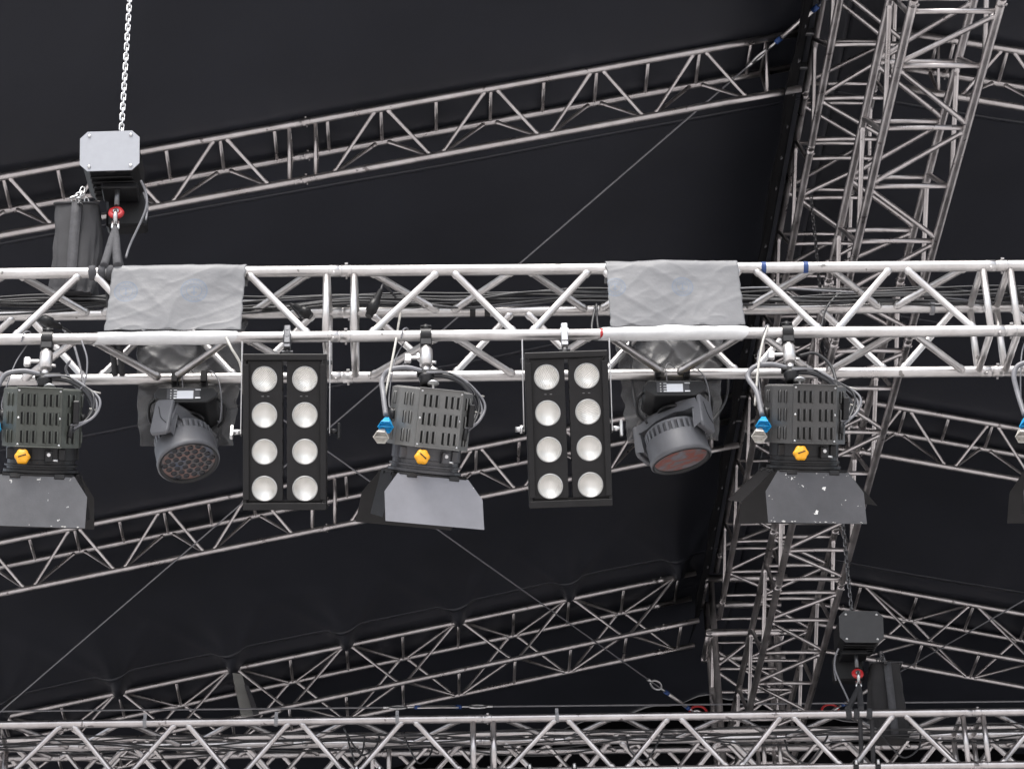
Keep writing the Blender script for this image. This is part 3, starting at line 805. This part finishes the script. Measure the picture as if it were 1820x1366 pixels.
    mb = MB(); mb.lathe([(.1085, -.066), (.1225, -.074), (.1275, -.0815), (.1235, -.083), (.1155, -.072)], 48); mb.build('lens_rim', BLK_M, hd)
    mb = MB(); mb.lathe([(0, -.072), (.05, -.0715), (.1165, -.069)], 48); mb.build('lens_plate', LENS_A if honey else LENS_B, hd)
    if honey:
        mb = MB()
        for q in range(-4, 5):
            for r_ in range(-4, 5):
                x = .0335*(q+r_/2); y = .029*r_
                if math.hypot(x, y) < .106:
                    mb.lathe([(0, -.0735), (.008, -.0742), (.0125, -.0728), (.0135, -.0705)], 12, T3(x, y, 0))
        mb.build('lens_cells', LENS_D, hd)
    # safety wire loop
    mb = MB(); mb.tube(curve([(.07, .03, zc+.04), (.10, -.03, zc+.02), (.14, -.08, zc-.06), (.158, -.09, -.02), (.15, -.05, -.09), (.135, 0, -.06)]), .0035, 6)
    mb.tube(curve([(-.02, -.03, h/2), (-.028, -.05, zc), (-.005, -.02, zc+.045), (.03, .02, zc+.03)]), .003, 6); mb.build('safety_wire', GREYCAB, t)
    return t
GM = 'grey moving heads clamped to the rear lower chord'
moving_head('grey moving head showing its round honeycomb lens face, left of the first blinder', (330, 701), (330, 798), (.21, -.165, -.95), (-.5, -.87, 0), True, GM)
moving_head('grey moving head tilted aside with smooth reddish lens, right of the second blinder', (1200, 689), (1203, 790), (.21, .10, -.96), (.80, -.60, 0), False, GM)

# ------------------------------------------------------------------ plastic rain covers
def sheet(name, prof, x0, x1, m, parent, amp, seed, nx=70, sub=10, skew=None, hem=.012, O=Vector((0, 0, 0))):
    pr = curve(prof, sub); mb = MB(); vs = []; uv = []
    Ls = [0]
    for a, b in zip(pr[:-1], pr[1:]): Ls.append(Ls[-1]+(b-a).length)
    for j, p in enumerate(pr):
        f = Ls[j]/Ls[-1]
        d = (pr[min(j+1, len(pr)-1)]-pr[max(j-1, 0)]).normalized(); nn = Vector((0, -d.z, d.y))
        if nn.y > 0 and abs(nn.y) > abs(nn.z): nn = -nn
        for i in range(nx+1):
            u = i/nx
            xl, xr = x0, x1
            if skew: xl += skew[0]*f; xr += skew[1]*f
            x = xl+(xr-xl)*u
            k = amp*math.sin(min(1, f*3)*math.pi/2)
            n1_ = noise.noise(Vector((x*3.6+f*1.2+seed, f*1.1, seed)))
            n2_ = 1-abs(noise.noise(Vector((x*5.2-f*2.6, f*2.3+seed, seed+5))))*2.2
            n3_ = 1-abs(noise.noise(Vector((x*9+f*5+seed, f*3.1-x*3, 2))))*2.6
            w = 2.0*n1_+.45*max(0, n2_)**2*(.5+1.4*abs(n1_))+.3*max(0, n3_)**3+.07*noise.noise(Vector((x*30, f*20, seed)))
            e = 0
            q = p+nn*(k*w)
            q = Vector((x+(.5-abs(u-.5) < .02)*hem*noise.noise(Vector((f*14, seed, u))), q.y, q.z+(f > .985)*hem*noise.noise(Vector((x*16, seed, 3)))))
            vs.append(q-O); uv.append((x-x0, f*Ls[-1]))
    fs = []
    for j in range(len(pr)-1):
        for i in range(nx): fs.append((j*(nx+1)+i, j*(nx+1)+i+1, (j+1)*(nx+1)+i+1, (j+1)*(nx+1)+i))
    mb.add(vs, fs, True); o = mb.build(name, m, parent)
    ul = o.data.uv_layers.new(name='UVMap')
    for l in o.data.loops: ul.data[l.index].uv = uv[l.vertex_index]
    sd = o.modifiers.new('thick', 'SOLIDIFY'); sd.thickness = .0008
    return o
def rain_cover(label, pxl, pxr, skew, emblems, seed, wrap, group):
    x0, x1 = fx(pxl, 480), fx(pxr, 480)
    t = thing('rain_cover', label, 'plastic cover', ((x0+x1)/2, YF, ZF), group); O = Vector(t.location)
    m = plastic('silver_plastic_sheet', (.150, .152, .158), .52, 1, emblems, 0)
    V = lambda y, z: Vector((0, YF+y, ZF+z))
    prof = [V(.045, -.05), V(.034, -.005), V(.020, .022), V(0, .031), V(-.022, .022), V(-.032, -.004), V(-.030, -.06), V(-.028, -.12), V(-.028, -.2), V(-.027, -.27), V(-.027, -.30), V(-.026, -.325)]
    sheet('front_sheet', prof, x0, x1, m, t, .0058, seed, 80, 9, skew, .007, O)
    # white wrap round the lower chord
    wa, wb = fx(wrap[0]), fx(wrap[1])
    mb = MB(); vs = []; N = 50; K = 20
    for i in range(N+1):
        x = wa+(wb-wa)*i/N
        for k in range(K):
            an = 2*math.pi*k/K
            b = .030+.004*noise.noise(Vector((x*9, math.cos(an), math.sin(an)+seed)))+max(0, math.sin(an))*wrap[2]*math.sin(math.pi*i/N)**.6
            vs.append(Vector((x+.03*math.cos(an), YF-b*math.cos(an)*1.0, CB+b*math.sin(an)))-O)
    fs = [(i*K+k, i*K+(k+1) % K, (i+1)*K+(k+1) % K, (i+1)*K+k) for i in range(N) for k in range(K)]
    mb.add(vs, fs, True); mb.build('chord_wrap', plastic('white_plastic_wrap', (.55, .55, .55), .5), t)
    # back flap hanging behind the rear lower chord
    dk = plastic('smoky_plastic_film', (.105, .105, .108), .40, .66)
    sheet('back_flap', [V(.375, .03), V(.385, -.05), V(.39, -.15), V(.40, -.25), V(.405, -.33), V(.41, -.41), V(.415, -.49), V(.43, -.57), V(.46, -.64)], x0+.05, x1-.02, dk, t, .026, seed+3, 110, 10, (.05, -.06), .012, O)
GR = 'plastic rain covers over the front truss'
rain_cover('wrinkled silver plastic sheet over the truss beside the chain hoist', 206, 440, (-.03, -.02), [(.36, .27, .062), (.055, .27, .055)], 1.3, (165, 412, .004), GR)
rain_cover('taut silver plastic sheet with clear blue emblem over the truss above the tilted moving head', 1075, 1308, (.012, .02), [(.345, .27, .05), (.04, .27, .05)], 6.1, (1062, 1320, .012), GR)

# ------------------------------------------------------------------ chain hoists
def chain(mb, pts, pitch=.030, r=.0042, wlink=.020):
    # stadium links along a polyline
    P = [Vector(p) for p in pts]; seg = [(b-a).length for a, b in zip(P[:-1], P[1:])]; L = sum(seg); n = int(L/pitch)
    for i in range(n):
        s = (i+.5)*pitch; k = 0
        while k < len(seg)-1 and s > seg[k]: s -= seg[k]; k += 1
        d = (P[k+1]-P[k]).normalized(); c = P[k]+d*s
        x = Vector((1, .35, 0)); x = (x-d*x.dot(d)).normalized(); y = d.cross(x)
        if i % 2: x, y = y, x
        hl = (pitch*1.36)/2-wlink/2+.002; lk = []
        for q in range(6): a = math.pi*q/5; lk.append(c+d*(hl)+(x*math.cos(a)+d*math.sin(a))*(wlink/2))
        for q in range(6): a = math.pi+math.pi*q/5; lk.append(c-d*(hl)+(x*math.cos(a)+d*math.sin(a))*(wlink/2))
        mb.tube(lk, r, 6, None, False, True)
def bag_mesh(w, d, h, seed):
    mb = MB(); vs = []; N = 40; K = 18
    for j in range(K+1):
        f = j/K
        for i in range(N):
            a = 2*math.pi*i/N
            ca, sa = math.cos(a), math.sin(a)
            e = .34
            x = abs(ca)**e*math.copysign(1, ca)*w/2*(.90+.16*f+.05*math.sin(f*5+seed))+.012*math.sin(f*3.1)*seed; y = abs(sa)**e*math.copysign(1, sa)*d/2*(.85+.22*f)
            fold = (.014*math.sin(a*5+f*3+seed)+.010*math.sin(a*11-f*2))*min(1, f*2)+.022*noise.noise(Vector((ca*2+seed, sa*2, f*5)))
            z = -h*f
            if f > .9: s_ = (f-.9)/.1; x *= 1-.15*s_*s_; y *= 1-.15*s_*s_
            vs.append((x*(1+fold*3), y*(1+fold*4), z))
    fs = [(j*N+i, (j+1)*N+i, (j+1)*N+(i+1) % N, j*N+(i+1) % N) for j in range(K) for i in range(N)]
    mb.add(vs, fs, True); mb.f.append(tuple(range(K*N, K*N+N))); mb.sm.append(False); mb.fm.append(0)
    return mb
def hoist(label, loc, plate_m, s, chain_top, cat='chain hoist'):
    # loc: centre of the front cover plate; s: +1 bag on the left
    t = thing('chain_hoist', label, cat, loc, 'electric chain hoists above the trusses'); 
    mb = MB(); w, h, c = .277, .205, .035
    pol = [(-w/2, h/2-c), (-w/2+c, h/2), (w/2-c, h/2), (w/2, h/2-c), (w/2, -h/2+c), (w/2-c, -h/2), (-w/2+c, -h/2), (-w/2, -h/2+c)]
    TL = Rx(R(9)) @ Ry(R(-1.5 if s > 0 else 1.5))
    mb.prism(pol, .006, TL); pm = mb.build('cover_plate', plate_m, t)
    for x in (-.095, .098):
        for z in (-.08, .08): mb = MB(); mb.lathe([(.009, 0), (.008, .004), (.004, .0065), (0, .007)], 10, TL @ T3(x, 0, z) @ Rx(R(90))); mb.build('bolt', STEEL, pm)
    mb = MB(); p2 = [(x*.93, z*.93) for x, z in pol]
    mb.prism(p2, .33, TL @ T3(0, .006, 0)); 
    for k in range(5): mb.box((0, .08+.05*k, -.098), (.2, .012, .012), TL)
    o = mb.build('housing', HOISTB, t); bv = o.modifiers.new('b', 'BEVEL'); bv.width = .006; bv.segments = 2
    mb = MB(); mb.box((s*.055, .27, -.20), (.19, .10, .17), TL, .012); mb.box((s*.04, .17, -.118), (.17, .12, .03), None, .006)
    for k in range(7): mb.tube([(-.07+.03*k, .12, -.118), (-.07+.03*k, .12, -.132)], .007, 8)
    mb.build('chain_guide', HOISTB, t)
    hk = Vector((s*.030, .13, -.262))
    mb = MB(); mb.lathe([(.016, -.012), (.034, -.010), (.038, 0), (.034, .010), (.016, .012), (.012, 0), (.016, -.012)], 24, T3(*hk) @ Rx(R(75)))
    hk_o = mb.build('hook_block', RED, t)
    mb = MB(); mb.lathe([(.0, -.022), (.013, -.02), (.015, -.012)], 12, T3(*hk) @ Rx(R(-105)) @ T3(0, 0, 0)); mb.tube([hk+Vector((0, -.02, 0)), hk+Vector((0, -.022, -.03)), hk+Vector((0, -.005, -.07))], [.009, .011, .008], 10)
    mb.tube([hk+Vector((-.012, .0, -.05)), hk+Vector((-.014, .0, -.085)), hk+Vector((0, 0, -.10)), hk+Vector((.014, 0, -.085)), hk+Vector((.012, 0, -.05))], .007, 8)
    mb.build('hook', STEEL, t)
    mb = MB(); mb.tube([hk+Vector((0, 0, .04)), hk+Vector((0, 0, .14))], .012, 10); mb.build('hook_stem', STEEL_D, t)
    cx = Vector((s*.032, .12, .09))
    mb = MB(); chain(mb, [cx, Vector((s*.032, .12, chain_top-loc[2]))]); mb.build('lift_chain', STEEL if plate_m is PLATE else STEEL_D, t)
    bx = -s*.165
    mb = MB()
    chain(mb, [(-s*.135, .16, -.10), (-s*.15, .15, -.17), (bx+.01, .24, -.15), (bx, .26, -.20)]); chain(mb, [(-s*.140, .20, -.10), (bx-.02, .20, -.12), (bx-.01, .26, -.20)]); chain(mb, [(-s*.125, .22, -.12), (-s*.115, .24, -.2)])
    mb.build('slack_chain', STEEL if plate_m is PLATE else STEEL_D, t)
    mb = MB(); mb.tube(curve([(s*.14, .10, -.10), (s*.165, .12, -.16), (s*.165, .13, -.25), (s*.10, .16, -.42), (s*.085, .15, -.5)]), .006, 8); mb.tube(curve([(s*.142, .2, -.1), (s*.17, .16, -.2), (s*.172, .12, -.31)]), .005, 8); mb.build('control_cable', GREYCAB, t)
    bl = Vector(loc)+Vector((bx-s*.005, .28, -.150))
    b = bag_mesh(.215, .17, .50, s).build('chain_bag', CLOTH); b.location = bl
    mb = MB(); vs = []
    for k in range(9):
        f = k/8; q = .004+.5*f
        for x in (-.024, .024): vs.append((x+.004, -.086*(.85+.22*f)-.006-.01*math.sin(f*3), -q+.004*(k == 0)))
    mb.add(vs, [(2*k, 2*k+1, 2*k+3, 2*k+2) for k in range(8)], True)
    sp = mb.build('webbing', SLING, b); sd = sp.modifiers.new('thick', 'SOLIDIFY'); sd.thickness = .003
    mb = MB(); mb.tube(curve([(-.098, -.06, 0), (-.09, -.073, .0), (.09, -.073, .0), (.098, -.06, 0), (.098, .06, 0), (.09, .07, 0), (-.09, .07, 0), (-.098, .06, 0)], 4), .006, 8, None, False, True); mb.build('rim', CLOTH, b)
    return t, Vector(loc)+hk, b
hl = at(195, 268, Y=10.36)
h1, hook1, bag1 = hoist('chain hoist with pale grey cover plate hanging at the left above the front truss', hl, PLATE, 1, 13.2)
tag(bag1, 'grey cloth chain bag hanging beside the pale hoist behind the front truss', 'bag', 'cloth chain bags')
hr = at(1531, 1113, Y=YR+.05)
PLATE_D = mat('black_cover_plate', (.020, .020, .022), .45, 0, .3, 20)
h2, hook2, bag2 = hoist('dark chain hoist hanging over the bottom truss at the right', hr, PLATE_D, -1, 12.4)
bag2.data.materials[0] = mat('black_bag_cloth_dark', (.016, .015, .016), .85, 0, .3, 6, .3, 300)
tag(bag2, 'black cloth chain bag hanging beside the dark hoist at lower right', 'bag', 'cloth chain bags')
for hk, Y0, bands, s, lab, m_ in ((hook1, YF, (165, 182, 197), 1, 'grey lifting sling from the pale hoist wrapped round the front truss top tube', SLING), (hook2, YR, (1508, 1522, 1545), -1, 'black lifting sling from the dark hoist wrapped round the bottom truss', CLOTH)):
    t = thing('lifting_sling', lab, 'sling', (hk.x, Y0, ZF), 'lifting slings'); O = Vector(t.location)
    cb = 480 if s > 0 else 1272
    py = lambda p: at(p, cb, Y=Y0).x
    for k, xx in enumerate(bands):
        mb = MB(); x = py(xx)-O.x
        mb.lathe([(.026, -.018), (.033, -.014), (.035, 0), (.033, .014), (.026, .018)], 20, T3(x, 0, 0) @ Ry(R(84+5*k))); mb.build('wrap', m_, t)
    ends = ((py(bands[1]+4), -.03), (py(bands[2]+13), -.03), (py(bands[2]+24), .34)) if s > 0 else ((py(1506), -.03), (py(1530), -.03), (py(1542), .34))
    for (xe, ye), rr in zip(ends, (.019, .020, .008)):
        mb = MB(); a = hk-O+Vector((0, -.003, -.085)); b = Vector((xe-O.x, ye, .015))
        mb.tube(curve([a, a+(b-a)*.3+Vector((0, 0, -.01)), b]), [rr*.6]+[rr*(.7+.3*min(1, i/8)) for i in range(20)], 10); mb.build('strand', m_, t)
    mb = MB()
    for xx in (bands[1]+8, bands[2]+6): mb.tube(curve([(py(xx)-O.x, .03, 0), (py(xx)-O.x+.01, .16, -.16), (py(xx)-O.x+.02, .33, -.34)]), .014, 8)
    mb.build('lower_strand', CLOTH, t)

# ------------------------------------------------------------------ cables, plugs, tape
def cab(pts, r, m, label, cat='cable', group=None, name='cable', n=8):
    mb = MB(); mb.tube(curve(pts, 8), r, n); o = mb.build(name, m); tag(o, label, cat, group); return o
GC = 'thin cables lying along the rear tubes of the front truss'
rc = random.Random(11)
for k in range(11):
    pts = []; x = -3.2
    ph = rc.uniform(0, 6)
    while x < 4.2:
        sag = .022+.026*math.sin(x*2.4+ph)+.035*noise.noise(Vector((x*1.9, k*3.1, 0)))
        pts.append((x, YF+S-.055+.012*(k % 4)+.012*math.sin(x*3+k), ZF+.038+.0095*(k//2)-sag*(.5+.8*math.sin(x*2.6+1)**2)))
        x += .28
    mm = RUB if k != 6 else GREYCAB
    cab(pts, .0052, mm, 'thin black cable in the slack bundle along the front truss' if mm is RUB else 'thin grey cable in the slack bundle along the front truss', group=GC)
GC2 = 'cables lying along the bottom truss'
for k in range(6):
    pts = []; x = -4.4; ph = rc.uniform(0, 6)
    while x < 6:
        pts.append((x, YR+.12+.05*k, ZR-.02-.035*math.sin(x*2.2+ph)**2-.02*k*noise.noise(Vector((x, k, 0)))))
        x += .3
    cab(pts, .0055, RUB, 'black cable lying inside the bottom edge truss', group=GC2)
for k, (px, py, dx) in enumerate(((640, 1330, .1), (742, 1345, .08), (1150, 1340, -.1), (1600, 1335, .12), (1440, 1345, -.12), (630, 1340, .05))):
    p = at(px, py, Y=YR+.2)
    cab([p+Vector((-dx, 0, .14)), p+Vector((-dx*.4, -.01, .02)), p+Vector((dx*.2, 0, -.04)), p+Vector((dx, .02, .03)), p+Vector((dx*1.2, .03, .13))], .006, RUB, 'loop of black cable hanging inside the bottom edge truss', group='cable loops inside the bottom truss')
def plug(pa, pb, Y, label):
    a, b = at(*pa, Y=Y), at(*pb, Y=Y); d = (b-a)
    t = thing('cable_connector', label, 'connector', a); mb = MB()
    mb.tube([Vector(), d*.18, d*.2, d*.55, d*.58, d], [.017, .020, .026, .026, .019, .011], 14); mb.build('shell', BLK_M, t)
    mb = MB(); mb.tube(curve([d, d*1.25+Vector((0, .03, .01)), d*1.3+Vector((.05, .10, -.02))]), .006, 8); mb.build('lead', RUB, t)
plug((655, 562), (677, 515), YF+.15, 'black cable plug standing at a slant behind the top diagonal, left of the grey fresnel')
plug((553, 562), (523, 543), YF+.2, 'black cable plug lying against the rear tube above the left blinder')
plug((68, 565), (110, 582), YF+.22, 'black cable plug on the rear tube above the olive fresnel')
plug((1790, 505), (1818, 535), YF+.25, 'black cable plug in the truss at the right edge')
for k, (pts, r, m, lab) in enumerate((
    ([(125, 640, .0), (118, 660, .05), (150, 700, .12), (132, 615, .2), (105, 575, .3)], .006, GREYCAB, 'grey cable looping down from the truss beside the olive fresnel'),
    ([(145, 605, -.04), (155, 640, -.04), (150, 680, -.02), (133, 703, 0)], .004, GREYCAB, 'thin steel wire hanging on the right of the olive fresnel'),
    ([(402, 600, -.04), (412, 620, -.05), (428, 650, -.02), (432, 700, .02)], .006, WHITEP, 'white cable dropping beside the left blinder'),
    ([(712, 555, .2), (706, 590, .02), (702, 615, -.03), (692, 665, -.03), (681, 720, -.03)], .0055, WHITEP, 'pale cable dropping to the blue cup of the grey fresnel'),
    ([(1365, 580, -.03), (1355, 610, -.04), (1347, 660, -.04), (1342, 720, -.03)], .0055, WHITEP, 'pale cable dropping to the blue cup of the charcoal fresnel'),
    ([(1420, 632, .02), (1450, 628, .02), (1478, 652, .02), (1488, 690, 0), (1494, 720, -.02)], .0075, RUB, 'black cable arching to the right of the charcoal fresnel'),
    ([(1120, 605, .3), (1122, 660, .36), (1130, 720, .36), (1150, 752, .36)], .006, RUB, 'black cable hanging in front of the smoky film at the tilted moving head'),
    ([(1295, 660, .42), (1290, 710, .42), (1262, 755, .4)], .006, RUB, 'black cable curling up to the right of the tilted moving head'),
    ([(1060, 540, .3), (1062, 575, .28), (1066, 600, .2), (1052, 585, .22), (1058, 545, .28)], .006, RUB, 'coil of black cable beside the taut silver sheet'),
    ([(1460, 580, .2), (1470, 545, .28), (1500, 520, .3), (1530, 545, .3)], .0055, RUB, 'black cable curving through the truss right of the charcoal fresnel'))):
    P = [at(x, y, Y=YF+d) for x, y, d in pts]
    cab(P, r, m, lab)
def tape(px, Y, z, x_off, label, m, w=.022, rad=.0262, name='tape_band', py=480):
    mb = MB(); x = at(px, py, Y=Y).x
    mb.lathe([(.0245, -w/2), (rad, -w/2), (rad+.0006, 0), (rad, w/2), (.0245, w/2)], 20, XAX, False)
    o = mb.build(name, m); o.location = (x, Y, z); tag(o, label, 'tape')
tape(1357, YF, ZF, 0, 'blue tape band on the top tube just right of the taut silver sheet', BTAPE)
tape(1432, YF, ZF, 0, 'blue tape band on the top tube above the charcoal fresnel, second from the silver sheet', BTAPE)
tape(1069, YF, CB, 0, 'small red tape mark on the lower tube beside the right blinder', RED, .012, py=598)
tape(840, YF+S, ZF, 0, 'black tape band on the rear tube above the grey fresnel, left of a twin band', BLK_M, .026, py=552)
tape(866, YF+S, ZF, 0, 'black tape band on the rear tube above the grey fresnel, right of a twin band', BLK_M, .026, py=552)
tape(1656, YF+S, ZF, 0, 'grey cloth strap round the rear tube at the right', GTAPE, .02, .034, py=545)
for px, lb in ((258, 'grey cable strap on the bottom truss below the first plates at the left'), (491, 'grey cable strap on the bottom truss right of the grey bracket'), (706, 'grey cable strap on the bottom truss under the long turnbuckle'), (990, 'grey cable strap on the bottom truss near its middle')):
    mb = MB(); x = at(px, 1276, Y=YR).x
    mb.lathe([(.0255, -.011), (.029, -.011), (.030, 0), (.029, .011), (.0255, .011)], 20, XAX, False); mb.box((0, -.004, .044), (.02, .006, .035), None, .002)
    o = mb.build('cable_strap', GTAPE); o.location = (x, YR, ZR); tag(o, lb, 'strap', 'grey cable straps on the bottom truss')
for px, lb in ((634, 'black hook clamp at the bottom edge, leftmost of the pair under the turnbuckle'), (675, 'black hook clamp at the bottom edge, right one of the pair under the turnbuckle'), (941, 'black hook clamp at the bottom edge just right of the truss joint'), (1020, 'black hook clamp at the bottom edge, second right of the truss joint'), (1520, 'black hook clamp at the bottom edge under the dark hoist hook'), (1559, 'black hook clamp at the bottom edge under the dark chain bag')):
    x = at(px, 1358, Y=YR).x
    t = thing('hook_clamp', lb, 'clamp', (x, YR, ZR-S), 'hook clamps on the bottom truss')
    mb = MB(); c_clamp(mb, .032, .036); mb.box((0, -.01, -.06), (.03, .04, .07), None, .004); mb.build('hook', BLK_M, t)
    mb = MB(); mb.tube([(0, -.04, .0), (0, -.05, .03)], .009, 8); mb.build('bolt', STEEL, t)

# ------------------------------------------------------------------ bracing wires
def wire(pts, r, label, turn=None, shackle=None):
    P = [Vector(p) for p in pts]
    t = thing('brace_wire', label, 'wire', P[0]); O = P[0]
    mb = MB(); mb.tube([p-O for p in P], r, 8); mb.build('rope', GREYCAB, t)
    for tb in (turn or []):
        a, b = Vector(tb[0])-O, Vector(tb[1])-O; d = (b-a).normalized(); L = (b-a).length
        mb = MB()
        if tb[2] == 'rod': mb.tube([a, b], .016, 10)
        else:
            s_ = d.orthogonal().normalized()
            for e in (-1, 1): mb.tube([a+s_*e*.017, b+s_*e*.017], .009, 8)
        mb.build('turnbuckle', ALU, t)
        for q in (a, b): mb = MB(); mb.tube([q-d*.025, q+d*.025], .019, 10); mb.build('lock_nut', BTAPE, t)
        for q, e in ((a, -1), (b, 1)):
            mb = MB(); c = q+d*e*.17; s_ = d.orthogonal().normalized()
            lk = [c+d*math.cos(u)*.075+s_*math.sin(u)*.035 for u in [2*math.pi*i/14 for i in range(14)]]
            mb.tube(lk, .010, 8, None, False, True); mb.tube([q, q+d*e*.11], .010, 8); mb.tube([c+d*e*.06, c+d*e*.13], .014, 8)
            mb.build('eye_end', STEEL, t)
    for c in (shackle or []):
        c = Vector(c)-O; mb = MB()
        lk = [c+Vector((math.cos(u)*.075, 0, math.sin(u)*.055+.02)) for u in [math.pi*i/10 for i in range(-1, 12)]]
        mb.tube(lk, .011, 10); mb.build('shackle', RED, t)
    return t
w0, w1 = at(1462, 4, Y=14.0), at(-150, 1394, Y=22.0)
def on_wire(a, b, px):
    lo, hi = 0., 1.
    def sx(p): d = p-EYE; return 910+F_PX*d.dot(cr)/d.dot(cw)
    for _ in range(40):
        m_ = (lo+hi)/2
        if (sx(a+(b-a)*m_)-px)*(sx(a)-px) > 0: lo = m_
        else: hi = m_
    return a+(b-a)*lo
wire([w0, w1], .0065, 'steel brace wire slanting down left from the ridge with a blue ended turnbuckle', [(on_wire(w0, w1, 1449), on_wire(w0, w1, 1384), 'rod')])
w2, w3 = at(-60, 345, Y=15.0), at(1238, 1268, Y=22.15)
wire([w2, w3], .006, 'steel brace wire slanting down right to the left red shackle by the mast', [(on_wire(w2, w3, 1185), on_wire(w2, w3, 1222), 'rod')], [at(1241, 1268, Y=22.15)])
w4, w5 = at(2100, 905, Y=17.5), at(1480, 1262, Y=22.15)
wire([w4, w5], .006, 'steel brace wire slanting down left behind the dark hoist to the right red shackle', [(on_wire(w4, w5, 1560), on_wire(w4, w5, 1500), 'rod')], [at(1476, 1265, Y=22.15)])
a, b = at(-100, 1264, Y=21.9), at(2300, 1241, Y=21.9)
wire([a, b], .0085, 'horizontal tie cable with a long open turnbuckle just above the bottom truss', [(on_wire(a, b, 742), on_wire(a, b, 815), 'open')])

# grey bracket strapped to the rearmost left rafter
t = thing('rafter_bracket', 'flat grey metal bracket standing on the rearmost left rafter', 'bracket', at(432, 1232, Y=22.05)); O = Vector(t.location)
mb = MB(); P = [at(x, y, Y=22.05)-O for x, y in ((413, 1195), (430, 1197), (450, 1268), (428, 1270))]
n_ = (P[1]-P[0]).cross(P[3]-P[0]).normalized()*.04
mb.add(P+[p+n_ for p in P], [(0, 1, 2, 3), (7, 6, 5, 4), (0, 4, 5, 1), (1, 5, 6, 2), (2, 6, 7, 3), (3, 7, 4, 0)]); mb.build('plate', mat('grey_paint', (.20, .20, .19), .6), t)
mb = MB(); P = [at(x, y, Y=22.0)-O for x, y in ((434, 1216), (442, 1218), (460, 1266), (450, 1268))]
mb.add(P+[p+n_*.6 for p in P], [(0, 1, 2, 3), (7, 6, 5, 4), (0, 4, 5, 1), (1, 5, 6, 2), (2, 6, 7, 3), (3, 7, 4, 0)]); mb.build('rib', DARKG, t)
